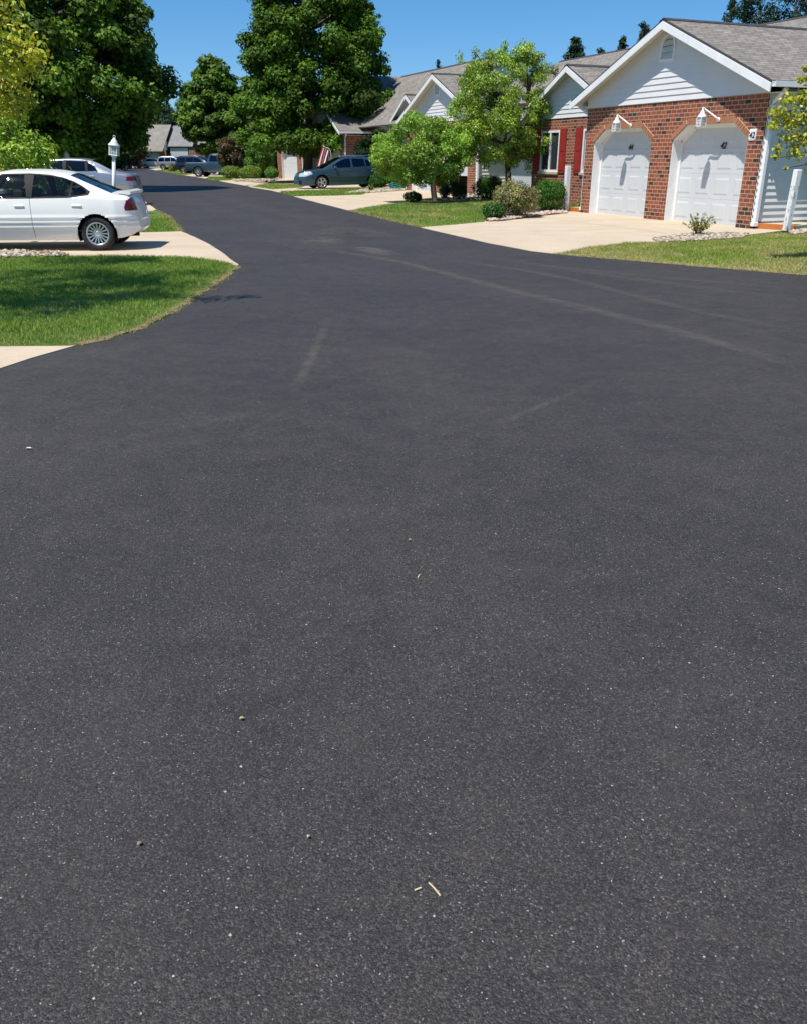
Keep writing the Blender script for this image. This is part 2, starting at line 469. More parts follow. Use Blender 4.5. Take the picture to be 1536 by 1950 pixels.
def paint(name, c1, metal=0.0, rough=0.3):
    m = mat(name, c1, rough, metal, 0.5, 0.6); t = NT(m)
    v = t.obj()
    c = t.mix(t.math('MULTIPLY', t.ramp(t.noise(v, 2.0, 5), [(0.45, (0,) * 3), (0.8, (1,) * 3)]), 0.18), c1, tuple(x * 0.6 + 0.06 for x in c1))
    t.l(c, t.b.inputs['Base Color'])
    return m
P_WHITE = paint('white car paint', (0.80, 0.785, 0.745), 0.0, 0.4)
P_SILVER = paint('silver car paint', (0.33, 0.355, 0.39), 0.6, 0.33)
P_BLUE = paint('blue grey car paint', (0.024, 0.060, 0.088), 0.35, 0.32)
P_TRUCK = paint('blue truck paint', (0.032, 0.072, 0.105), 0.35, 0.34)
P_NAVY = paint('navy car paint', (0.014, 0.02, 0.032), 0.3, 0.3)
P_BLACK = paint('black car paint', (0.01, 0.01, 0.012), 0.2, 0.3)
P_PEARL = paint('pearl car paint', (0.62, 0.60, 0.54), 0.2, 0.35)
rnd = random.Random(7)
rng = np.random.default_rng(11)
def structure(name, polys, m, z=0.0, thick=0.0, kind='structure'):
    mb = MB()
    for poly in polys:
        if thick:
            mb.prism([(p[0], p[1], z - thick) for p in poly], (0, 0, thick), 0)
        else:
            mb.face([(p[0], p[1], z) for p in poly], 0)
    o = mb.build(name, m)
    return tag(o, kind=kind)
def ccw(p):
    a = sum(p[i][0] * p[(i + 1) % len(p)][1] - p[(i + 1) % len(p)][0] * p[i][1] for i in range(len(p)))
    return p if a > 0 else p[::-1]
def wig(pts, amp=0.03, step=0.35, seed=1, closed=True):
    """small natural wander along an outline"""
    r = random.Random(seed); out = []
    n = len(pts)
    for i in range(n if closed else n - 1):
        a, b = Vector(pts[i][:2]), Vector(pts[(i + 1) % n][:2])
        L = (b - a).length
        k = max(1, min(60, int(L / step)))
        d = (b - a).normalized() if L else Vector((1, 0)); nn = Vector((-d.y, d.x))
        for j in range(k):
            q = a + (b - a) * (j / k)
            if j: q = q + nn * r.uniform(-amp, amp)
            out.append((q.x, q.y))
    if not closed: out.append(tuple(pts[-1][:2]))
    return out
def gp(*px): return [tuple(G(x, y)[:2]) for x, y in px]
def wp(*sn): return [tuple(WP(s, n)[:2]) for s, n in sn]

structure('ground', [[(-900, -60), (900, -60), (900, 1500), (-900, 1500)]], M_GRASS, -0.03)
road = [(-16, -6), (30, -6), (30, 10)] + gp((1536, 508), (1300, 492), (1060, 474), (800, 426), (668, 394), (560, 368), (480, 352), (405, 337), (340, 327.5), (262, 316), (200, 311)) + gp((190, 314), (225, 323), (232, 332), (225, 362), (190, 380), (150, 440), (0, 480)) + [(-16, 14)]
structure('road', [ccw(road)], M_ASPH, 0.0)

drives = {
 'driveway': ccw(gp((1060, 484), (1010, 478.5), (930, 463.5), (800, 433.5), (860, 425), (920, 421)) + wp((8.6, -1.6), (8.6, 1.2), (-0.4, 1.2), (-1.2, -1.0)) + gp((1300, 462), (1120, 485))),
 'driveway.001': ccw(gp((672, 403), (560, 374.5), (596, 368)) + wp((28.2, 0.2), (27.2, 3.2), (18.6, 3.2), (18.4, 1.0)) + gp((890, 372), (800, 398), (740, 408))),
 'driveway.002': ccw(gp((545, 369.5), (515, 362.5), (480, 357), (468, 353), (520, 349)) + wp((44, 2.5), (40, 5.5), (29.6, 5.5), (29.4, 0.0)) + gp((600, 366))),
 'driveway.003': ccw(gp((470, 354), (432, 347.5), (410, 343), (470, 340), (520, 338), (575, 338), (575, 345), (520, 347))),
 'driveway.004': ccw(gp((392, 340), (350, 333.5), (366, 331), (470, 326), (470, 336))),
 'driveway.005': ccw(gp((449, 501), (455, 504), (449, 509), (345, 500), (130, 492)) + [(-16, 13.9), (-16, 18.2)] + gp((280, 443), (345, 441), (372, 452), (400, 466), (430, 486))),
 'driveway.006': ccw(gp((155, 656), (60, 683), (0, 703)) + [(-4.2, 5.7), (-7, 4.3), (-12, 3.5), (-12, 7.2)] + gp((0, 655))),
 'driveway.007': ccw([(-30, 22.8)] + gp((290, 403), (300, 401), (283, 388), (266, 377), (258, 370)) + [(-16, 36.5), (-30, 36.5)]),
 'driveway.008': ccw(gp((330, 330), (285, 322), (300, 320.5), (350, 321), (365, 327))),
}
for k in drives: structure('driveway', [wig(drives[k], 0.012, 0.5, 3)], M_CONC, 0.007, 0.03)

def inside(P, poly):
    x, y = P[:, 0], P[:, 1]; r = np.zeros(len(P), bool)
    n = len(poly); j = n - 1
    for i in range(n):
        xi, yi = poly[i]; xj, yj = poly[j]
        c = ((yi > y) != (yj > y)) & (x < (xj - xi) * (y - yi) / ((yj - yi) or 1e-9) + xi)
        r ^= c; j = i
    return r
def dist_line(P, line):
    d = np.full(len(P), 1e9)
    for a, b in zip(line[:-1], line[1:]):
        a, b = np.array(a), np.array(b); ab = b - a
        t = np.clip(((P - a) @ ab) / (ab @ ab + 1e-12), 0, 1)
        d = np.minimum(d, np.linalg.norm(P - (a + t[:, None] * ab), axis=1))
    return d
class ValueNoise:
    def __init__(s, seed, n=64): s.g = np.random.default_rng(seed).random((n, n)); s.n = n
    def __call__(s, P, scale):
        q = P * scale; i = np.floor(q).astype(int); f = q - i; f = f * f * (3 - 2 * f)
        g = lambda a, b: s.g[a % s.n, b % s.n]
        x, y = i[:, 0], i[:, 1]
        return (g(x, y) * (1 - f[:, 0]) + g(x + 1, y) * f[:, 0]) * (1 - f[:, 1]) + (g(x, y + 1) * (1 - f[:, 0]) + g(x + 1, y + 1) * f[:, 0]) * f[:, 1]
VN = ValueNoise(5)
def blades(poly, dens, h, w, edge=None, dry=0.0, zb=0.015, greens=((0.05, 0.12, 0.018), (0.10, 0.20, 0.035)), dryc=(0.48, 0.41, 0.18), clip=None):
    pa = np.array(poly); lo, hi = pa.min(0), pa.max(0)
    if clip: lo = np.maximum(lo, clip[0]); hi = np.minimum(hi, clip[1])
    n = int(dens * np.prod(hi - lo))
    P = lo + rng.random((n, 2)) * (hi - lo)
    P = P[inside(P, poly)]
    n = len(P)
    pn = VN(P, 1.1) * 0.6 + VN(P, 3.7) * 0.4
    dr = np.clip((pn - (0.75 - dry)) * 5, 0, 1)
    hh = h * rng.uniform(0.55, 1.25, n) * (0.7 + 0.6 * VN(P, 2.3))
    if edge is not None:
        d = dist_line(P, edge) + rng.normal(0, 0.05, n)
        e = np.clip(1 - d / 0.22, 0, 1); dr = np.maximum(dr, e); hh *= (1 - 0.35 * e)
        keep = rng.random(n) > e * 0.45
        P, dr, hh = P[keep], dr[keep], hh[keep]; n = len(P)
    a = rng.random(n) * 2 * np.pi; la = rng.random(n) * 2 * np.pi
    lean = hh * rng.uniform(0.1, 0.9, n)
    ww = w * rng.uniform(0.6, 1.4, n)
    V = np.zeros((n, 4, 3), np.float32)
    dx, dy = np.cos(a) * ww / 2, np.sin(a) * ww / 2
    lx, ly = np.cos(la) * lean, np.sin(la) * lean
    V[:, 0] = np.stack([P[:, 0] - dx, P[:, 1] - dy, np.full(n, zb)], 1)
    V[:, 1] = np.stack([P[:, 0] + dx, P[:, 1] + dy, np.full(n, zb)], 1)
    V[:, 2] = np.stack([P[:, 0] + lx * .45 + dx * .7, P[:, 1] + ly * .45 + dy * .7, zb + hh * .65], 1)
    V[:, 3] = np.stack([P[:, 0] + lx, P[:, 1] + ly, zb + hh], 1)
    k = rng.random(n)[:, None]
    c = np.array(greens[0]) * (1 - k) + np.array(greens[1]) * k
    dk = (dr * rng.uniform(0.5, 1, n))[:, None]
    c = c * (1 - dk) + np.array(dryc) * dk * rng.uniform(0.7, 1.2, n)[:, None]
    c = c * rng.uniform(0.75, 1.25, n)[:, None]
    F = np.arange(n * 4).reshape(n, 4)
    return V.reshape(-1, 3), F, np.repeat(c, 4, 0)
FR = 0.6
def blades_at(P, h, w, dryc, green, dryf):
    n = len(P); hh = h * rng.uniform(.4, 1.1, n); a = rng.random(n) * 6.283; la = rng.random(n) * 6.283; lean = hh * rng.uniform(.2, 1, n); ww = w * rng.uniform(.6, 1.3, n)
    dx, dy, lx, ly = np.cos(a) * ww / 2, np.sin(a) * ww / 2, np.cos(la) * lean, np.sin(la) * lean; z = np.full(n, .004)
    V = np.stack([np.stack([P[:, 0] - dx, P[:, 1] - dy, z], 1), np.stack([P[:, 0] + dx, P[:, 1] + dy, z], 1), np.stack([P[:, 0] + lx * .5 + dx * .7, P[:, 1] + ly * .5 + dy * .7, z + hh * .65], 1), np.stack([P[:, 0] + lx, P[:, 1] + ly, z + hh], 1)], 1)
    k = (rng.random(n) < dryf)[:, None]
    c = np.where(k, np.array(dryc), np.array(green)) * rng.uniform(.6, 1.2, (n, 1))
    return V.reshape(-1, 3), np.arange(n * 4).reshape(n, 4), np.repeat(c, 4, 0)
def lawn(name, poly, m, dens, h, w, edge=None, dry=0.0, clip=None, seed=1, greens=((0.05, 0.12, 0.018), (0.10, 0.20, 0.035))):
    poly = wig(ccw(poly), 0.02, 0.3, seed)
    o = structure(name, [poly], m, 0.009, 0.03)
    greens = tuple(tuple(q * k_ for q, k_ in zip(g_, (2.8, 1.95, 2.1))) for g_ in greens)
    V, F, c = blades(poly, dens, h, w, edge, dry, 0.008, greens, clip=clip)
    if edge is not None:                     # ragged dry fringe and soil along the road edge
        ea = wig(edge, 0.03, 0.18, seed + 50, False); n_ = len(ea)
        rr = random.Random(seed); vv = []; ff = []
        for i in range(n_):
            a, b = Vector(ea[max(i - 1, 0)]), Vector(ea[min(i + 1, n_ - 1)]); d = (b - a).normalized(); nn = Vector((-d.y, d.x))
            o_, i_ = rr.uniform(.0, .05) * FR, rr.uniform(.05, .13) * FR
            p_ = Vector(ea[i]); s_ = 1 if inside(np.array([[p_.x + nn.x * .1, p_.y + nn.y * .1]]), poly)[0] else -1
            vv += [tuple(p_ - nn * s_ * o_) + (.0035,), tuple(p_ + nn * s_ * .01) + (.0125,), tuple(p_ + nn * s_ * i_) + (.011,)]
        for i in range(n_ - 1):
            for k in range(2): q_ = i * 3 + k; ff.append((q_, q_ + 1, q_ + 4, q_ + 3))
        tag(np_obj('soil_edge', vv, ff, M_SOIL), kind='structure')
        P_ = np.repeat(np.array(ea), 60, 0) + rng.normal(0, .055 * FR, (n_ * 60, 2))
        h_ = np.array(ea); box = [(x, y) for x, y in P_]
        k_ = 1
        V2, F2, c2 = blades_at(P_, h * .8, w, dryc=(.46, .39, .17), green=greens[1], dryf=.75)
        V = np.concatenate([V, V2]); F = np.concatenate([F, F2 + len(V) - len(V2)]); c = np.concatenate([c, c2])
    g = np_obj('grass', V, F, M_BLADE, c)
    tag(g, kind='stuff')

# near left lawn between the two drives
eL = gp((455, 509), (440, 520), (420, 535), (380, 562), (330, 596), (270, 626), (200, 648), (150, 658))
lawn('lawn', eL + gp((130, 660), (0, 661)) + [(-11, 7.1), (-14, 13.6)] + gp((0, 493), (130, 489), (240, 488.5), (350, 491), (420, 498.5)), M_GRASS, 2600, 0.036, 0.0065, eL, 0.06, clip=((-7.6, 6), (0, 15)), seed=2)
# near right lawn
eR = gp((1058, 484), (1110, 489), (1170, 494), (1300, 505), (1536, 524.5)) 
lawn('lawn', eR + [(9, 11), (14, 9.5), (16, 14.5)] + gp((1536, 443), (1440, 448), (1360, 457), (1290, 462), (1190, 464), (1120, 473)), M_GRASSD, 2300, 0.036, 0.0075, eR, 0.36, clip=((2, 10), (9, 20)), seed=3, greens=((0.06, 0.13, 0.02), (0.13, 0.22, 0.045)))
# middle lawn in front of the first two houses
eM = gp((668, 402.5), (730, 417), (800, 433.5))
lawn('lawn', eM + gp((870, 428), (922, 423)) + wp((8.8, -2.2), (8.8, 3), (18.6, 3), (18.2, 0.0)) + gp((885, 374), (800, 384), (740, 390)), M_GRASSD, 900, 0.06, 0.013, eM, 0.22, clip=((-3, 18), (6, 36)), seed=4, greens=((0.05, 0.125, 0.02), (0.10, 0.20, 0.04)))
# strips farther along the street
lawn('lawn', gp((532, 366.5), (560, 374.2), (640, 372.8), (690, 371), (702, 365.5), (790, 362)) + wp((27.6, 2.8), (29.2, 2.8)) + gp((700, 358.5), (640, 362), (585, 363.5)), M_GRASS, 260, 0.07, 0.024, None, 0.1, seed=5)
lawn('lawn', gp((480, 355.5), (520, 361), (575, 357.5), (585, 352), (520, 349.5)), M_GRASSD, 220, 0.06, 0.026, None, 0.25, seed=6)
lawn('lawn', gp((392, 341), (412, 344.5), (450, 343), (520, 339), (470, 337), (400, 338)), M_GRASS, 160, 0.07, 0.035, None, 0.1, seed=7)
lawn('lawn', gp((300, 325), (350, 334), (372, 331), (380, 322), (330, 321)), M_GRASSD, 110, 0.08, 0.05, None, 0.2, seed=8)
lawn('lawn', gp((345, 441), (322, 414), (298, 402)) + [(-16, 22.8), (-16, 18.4)] + gp((280, 443)), M_GRASS, 700, 0.06, 0.012, gp((345, 441), (322, 414), (298, 402)), 0.05, clip=((-9, 17), (-4, 24)), seed=9)
lawn('lawn', gp((266, 377), (262, 366), (240, 340), (225, 323)) + [(-75, 120), (-75, 37)] + gp((150, 377)), M_GRASS, 8, 0.09, 0.05, None, 0.1, clip=((-40, 36), (-13, 60)), seed=10)
# mulch beds round the two small trees and along the fronts
structure('mulch_bed', [wig(ccw(gp((765, 392), (800, 395), (870, 391), (905, 386), (935, 383)) + wp((18.3, 2.6), (14.2, 2.2), (14.6, -0.2)) + gp((880, 374), (800, 380))), 0.05, 0.4, 21),
    wig(ccw(gp((925, 422), (960, 421), (1035, 411), (1078, 406)) + wp((8.3, 0.2), (8.3, 2.6), (14.2, 2.6)) + gp((960, 395), (925, 408))), 0.05, 0.4, 22)], M_MULCH, 0.035, 0.03)

# pebbles laid as edging: stuff
def pebbles(name, poly, n, r0, r1, seed, z=0.03, cols=((0.44, 0.36, 0.25), (0.32, 0.26, 0.19), (0.50, 0.44, 0.34), (0.24, 0.20, 0.16))):
    g = np.random.default_rng(seed)
    bm = bmesh.new(); bmesh.ops.create_icosphere(bm, subdivisions=1, radius=1)
    bv = np.array([v.co[:] for v in bm.verts]); bf = np.array([[v.index for v in f.verts] for f in bm.faces]); bm.free()
    pa = np.array(poly); lo, hi = pa.min(0), pa.max(0)
    P = lo + g.random((n * 6, 2)) * (hi - lo); P = P[inside(P, poly)][:n]; n = len(P)
    r = g.uniform(r0, r1, n)
    V = bv[None] * (1 + g.uniform(-.18, .18, (n, len(bv), 1)))
    V = V * (r[:, None] * np.stack([g.uniform(.8, 1.5, n), g.uniform(.7, 1.1, n), g.uniform(.45, .8, n)], 1))[:, None]
    a = g.random(n) * 6.283; ca, sa = np.cos(a)[:, None], np.sin(a)[:, None]
    X = V[..., 0] * ca - V[..., 1] * sa; Y = V[..., 0] * sa + V[..., 1] * ca
    V = np.stack([X + P[:, :1], Y + P[:, 1:2], V[..., 2] + z + (r * 0.25)[:, None]], 2)
    F = (bf[None] + (np.arange(n) * len(bv))[:, None, None]).reshape(-1, 3)
    c = np.array(cols)[g.integers(0, len(cols), n)] * g.uniform(.8, 1.15, (n, 1))
    o = np_obj(name, V.reshape(-1, 3), F, M_STONE, np.repeat(c, len(bv), 0))
    return tag(o, kind='stuff')
pebbles('gravel', ccw(gp((1240, 458), (1300, 448), (1380, 446), (1425, 447), (1415, 455), (1330, 461), (1260, 464))), 900, 0.015, 0.042, 1)
pebbles('gravel', ccw(gp((0, 480.5), (60, 482), (135, 486), (125, 491), (0, 493.5)) + [(-9, 14.1), (-9, 14.9)]), 900, 0.016, 0.05, 2)
pebbles('gravel', ccw(gp((928, 417), (960, 414), (1040, 405), (1078, 402), (1078, 407), (1035, 411), (960, 421), (930, 423))), 600, 0.02, 0.055, 3, cols=((0.46, 0.35, 0.27), (0.36, 0.26, 0.20), (0.52, 0.42, 0.34)))
pebbles('gravel', ccw(gp((655, 369.8), (690, 362.5), (760, 360), (780, 362.5), (705, 368))), 900, 0.025, 0.07, 4)
pebbles('gravel', ccw(gp((838, 380), (870, 373), (905, 373), (912, 382), (850, 386))), 200, 0.04, 0.09, 5, z=0.04)
pebbles('gravel', ccw(gp((440, 343), (500, 341), (530, 342), (520, 346.5), (450, 346))), 500, 0.04, 0.09, 6)
pebbles('gravel', ccw(gp((1500, 445), (1536, 440), (1536, 446), (1505, 449)) ), 90, 0.025, 0.06, 7)

# dusty tyre scuffs on the new seal coat: stuff
def ribbons(name, specs):
    V = []; F = []; C = []
    for pts, w, amt in specs:
        P = [G(x, y, 0.004) for x, y in pts]
        # resample
        Q = []
        for a, b in zip(P[:-1], P[1:]):
            k = max(1, int((b - a).length / 0.25))
            Q += [a + (b - a) * (j / k) for j in range(k)]
        Q.append(P[-1])
        for _ in range(6):
            Q = [Q[0]] + [(Q[i - 1] + Q[i] * 2 + Q[i + 1]) / 4 for i in range(1, len(Q) - 1)] + [Q[-1]]
        n = len(Q); b0 = len(V)
        for i, q in enumerate(Q):
            d = (Q[min(i + 1, n - 1)] - Q[max(i - 1, 0)]).normalized(); nn = Vector((-d.y, d.x, 0))
            fade = min(1, i / 3, (n - 1 - i) / 3)
            for k, e in ((-1, 0), (-.45, .8), (0, 1), (.45, .8), (1, 0)):
                V.append(tuple(q + nn * (w * k * 0.68))); C.append((min(1, amt * .8) * e * fade,) * 3)
        for i in range(n - 1):
            for k in range(4):
                a = b0 + i * 5 + k; F.append((a, a + 1, a + 6, a + 5))
    o = np_obj(name, V, F, M_DUST, C)
    return tag(o, kind='stuff')
ribbons('tyre_dust', [
    ([(620, 474), (700, 488), (760, 497), (860, 524), (1000, 560), (1130, 590), (1240, 617), (1360, 650), (1536, 702)], 0.20, 0.62),
    ([(1010, 566), (1060, 576), (1110, 588)], 0.10, 1.0),
    ([(850, 495), (940, 506), (1060, 525), (1180, 556), (1290, 585), (1420, 612), (1536, 632)], 0.17, 0.42),
    ([(900, 485), (1060, 510), (1250, 537), (1400, 556), (1536, 570)], 0.26, 0.30),
    ([(980, 500), (1180, 520), (1340, 535), (1536, 552)], 0.22, 0.26),
    ([(628, 603), (606, 655), (590, 690), (572, 722), (552, 758)], 0.08, 0.6),
    ([(1184, 607), (1238, 616)], 0.06, 0.9),
    ([(600, 468), (622, 448), (652, 433), (690, 440), (730, 452)], 0.75, 0.9),
    ([(632, 452), (664, 440), (700, 446)], 0.5, 0.95),
    ([(648, 474), (676, 468), (706, 474), (740, 488)], 0.5, 1.1),
    ([(500, 452), (580, 466), (650, 478)], 0.8, 0.25),
    ([(340, 375), (420, 400), (520, 425), (640, 455)], 0.9, 0.18),
    ([(400, 372), (500, 396), (600, 418), (720, 448)], 0.9, 0.16),
    ([(80, 862), (200, 845), (330, 822), (440, 800), (560, 768)], 0.10, 0.34),
    ([(810, 872), (880, 836), (960, 798), (1060, 762), (1160, 716)], 0.06, 0.42),
    ([(0, 700), (150, 672), (300, 650), (430, 630)], 0.35, 0.20),
    ([(680, 640), (760, 690), (830, 760), (880, 850)], 0.6, 0.14),
    ([(1100, 830), (1250, 850), (1400, 900), (1536, 960)], 0.4, 0.13),
    ([(1040, 620), (980, 640), (900, 655)], 0.35, 0.22),
    ([(480, 1080), (640, 1000), (760, 940), (960, 880)], 0.35, 0.12),
])
# ------------------------------------------------------------ brick and siding houses of the right-hand row
def tubepts(pts, n=8):
    """Catmull-Rom through pts"""
    P = [Vector(p) for p in pts]; out = []
    for i in range(len(P) - 1):
        p0, p1, p2, p3 = P[max(i - 1, 0)], P[i], P[i + 1], P[min(i + 2, len(P) - 1)]
        for k in range(n):
            t = k / n
            out.append(0.5 * ((2 * p1) + (p2 - p0) * t + (2 * p0 - 5 * p1 + 4 * p2 - p3) * t * t + (3 * p1 - p0 - 3 * p2 + p3) * t ** 3))
    out.append(P[-1]); return out
def L(s, n, z): return (-s, n, z)
def siding_front(mb, n, z0, z1, sl, sr, ex=0.14, lip=0.02):
    """clapboards facing -n between s = sl(z) .. sr(z)"""
    z = z0
    while z < z1 - 0.01:
        zt = min(z + ex, z1)
        a, b, c, d = sl(z), sr(z), sr(zt), sl(zt)
        mb.face([L(b, n - lip, z), L(a, n - lip, z), L(d, n, zt), L(c, n, zt)][::1])
        mb.face([L(a, n - lip, z), L(b, n - lip, z), L(b, n, z), L(a, n, z)])
        z = zt
def siding_side(mb, s, n0, n1, z0, z1f, ex=0.14, lip=0.02, sgn=-1):
    """clapboards of a wall at constant s facing sgn*s; z1f(n) top"""
    z = z0; zm = max(z1f(n0), z1f(n1), z1f((n0 + n1) / 2))
    while z < zm - 0.01:
        zt = min(z + ex, zm); q = s + sgn * lip
        mb.face([L(q, n0, z), L(q, n1, z), L(s, n1, zt), L(s, n0, zt)])
        mb.face([L(s, n0, z), L(s, n1, z), L(q, n1, z), L(q, n0, z)])
        z = zt
def gable_roof(mb, sc, half, zp, k, n0, n1, th=0.07):
    """two slabs, ridge along n. materials 0 shingle 1 edge 2 soffit"""
    for sg in (-1, 1):
        se = sc + sg * half; ze = zp - k * half
        top = [L(sc, n0, zp), L(se, n0, ze), L(se, n1, ze), L(sc, n1, zp)]
        bot = [(x, y, z - th) for x, y, z in top]
        if sg > 0: top, bot = top[::-1], bot[::-1]
        mb.face(top if sg < 0 else top, 0)
        mb.face(bot[::-1], 2)
        for i in range(4):
            j = (i + 1) % 4
            mb.face([bot[i], bot[j], top[j], top[i]], 1)
def rake(parent, sc, half, zp, k, n, hgt=0.17, th=0.07):
    for sg in (-1, 1):
        mb = MB()
        a = (sc + sg * 0.0, zp - th + 0.012); b = (sc + sg * (half + 0.01), zp - k * (half + 0.01) - th + 0.012)
        q = [L(a[0], n, a[1]), L(b[0], n, b[1]), L(b[0], n, b[1] - hgt), L(a[0], n, a[1] - hgt)]
        if sg < 0: q = q[::-1]
        mb.prism(q, (0, 0.03, 0))
        mb.build('rake_board', M_TRIM, parent)
def arch_pts(s0, s1, zs=1.93, zt=2.27, ch=0.5):
    return [(s0, zs), (s0 + ch, zt), (s1 - ch, zt), (s1, zs)]
def garage_door(parent, s0, s1, n, zt, number=None, openz=0.0, fine=True):
    mb = MB()
    rows = 4; hh = zt / rows
    z0 = openz
    for r in range(rows):
        za = r * hh + openz; zb = min((r + 1) * hh + openz, zt)
        if za >= zt: break
        mb.box(-s1, -s0, n, n + 0.05, za + 0.0015, zb - 0.0015)
        if fine:
            w = (s1 - s0) / 4
            for c in range(4):
                x0 = -s1 + c * w + 0.09; x1 = -s1 + (c + 1) * w - 0.09
                y = n
                zc0, zc1 = za + 0.10, zb - 0.10
                if zc1 - zc0 < 0.1: continue
                # raised panel with a sunk border
                i = 0.035
                A = [(x0, y - 0.001, zc0), (x1, y - 0.001, zc0), (x1, y - 0.001, zc1), (x0, y - 0.001, zc1)]
                Bq = [(x0 + i, y - 0.009, zc0 + i), (x1 - i, y - 0.009, zc0 + i), (x1 - i, y - 0.009, zc1 - i), (x0 + i, y - 0.009, zc1 - i)]
                mb.face(Bq)
                for q in range(4):
                    j = (q + 1) % 4
                    mb.face([A[q], A[j], Bq[j], Bq[q]])
    d = mb.build('garage_door', M_DOOR, parent)
    if number:
        numerals(d, number, -((s0 + s1) / 2 - (0.05 if number == '44' else 0.22)), n - 0.02, 1.72, 0.20)
    return d
def numerals(parent, txt, x, y, z, size, shear=0.25):
    cu = bpy.data.curves.new('numerals', 'FONT'); cu.body = txt; cu.size = size; cu.shear = shear
    cu.align_x = 'CENTER'; cu.extrude = 0.004; cu.offset = 0.004; cu.materials.append(M_INK)
    o = bpy.data.objects.new('numerals', cu); COL.objects.link(o); o.parent = parent
    o.location = (x, y, z); o.rotation_euler = (math.pi / 2, 0, 0)
    me = bpy.data.meshes.new_from_object(o); me.name = 'numerals'
    o2 = bpy.data.objects.new('numerals', me); COL.objects.link(o2); o2.parent = parent
    o2.location = o.location; o2.rotation_euler = o.rotation_euler
    bpy.data.objects.remove(o); o2.name = 'numerals'
    return o2
def lantern(parent, s, z, out=0.26, side=-0.32):
    """white post-head style lantern hung on a curved arm; wall end at s+side"""
    mb = MB()
    mx, mz = -(s + side), z - 0.06
    mb.lathe([(0.001, -0.02), (0.05, -0.02), (0.055, -0.005), (0.03, 0.012), (0.001, 0.02)], 14, 'y', (mx, -0.03, mz))
    mb.tube(tubepts([(mx, -0.03, mz), (mx - 0.02, -0.10, mz + 0.05), (-s + 0.03, -out * 0.72, z + 0.16), (-s, -out, z + 0.20), (-s, -out, z + 0.12)], 6), 0.018, 8)
    arm = mb.build('wall_lantern', M_TRIM, parent)
    b = MB()
    c = (-s, -out, z)
    b.lathe([(0.001, 0.20), (0.018, 0.185), (0.022, 0.15), (0.04, 0.14), (0.045, 0.11), (0.105, 0.02), (0.11, 0.0), (0.001, 0.0)], 12, 'z', c)
    b.build('lantern_cap', M_TRIM, arm)
    b = MB()
    w = 0.075
    for ax in (-1, 1):
        for ay in (-1, 1):
            b.box(c[0] + ax * w - 0.009, c[0] + ax * w + 0.009, c[1] + ay * w - 0.009, c[1] + ay * w + 0.009, z - 0.20, z)
    for zz in (-0.20, -0.135, -0.07, -0.012):
        for a0, a1, b0, b1 in ((-w, w, -w - .009, -w + .009), (-w, w, w - .009, w + .009), (-w - .009, -w + .009, -w, w), (w - .009, w + .009, -w, w)):
            b.box(c[0] + a0, c[0] + a1, c[1] + b0, c[1] + b1, z + zz, z + zz + 0.016)
    for q in (-0.03, 0.03):
        b.box(c[0] + q - .006, c[0] + q + .006, c[1] - w - .006, c[1] - w + .006, z - .2, z)
        b.box(c[0] - w - .006, c[0] - w + .006, c[1] + q - .006, c[1] + q + .006, z - .2, z)
    b.build('lantern_cage', M_TRIM, arm)
    b = MB(); b.box(c[0] - w + .012, c[0] + w - .012, c[1] - w + .012, c[1] + w - .012, z - .195, z - .005)
    b.build('lantern_glass', M_LGLASS, arm)
M_LGLASS = mat('frosted lantern glass', (0.62, 0.62, 0.58), 0.35, 0, 0.5)

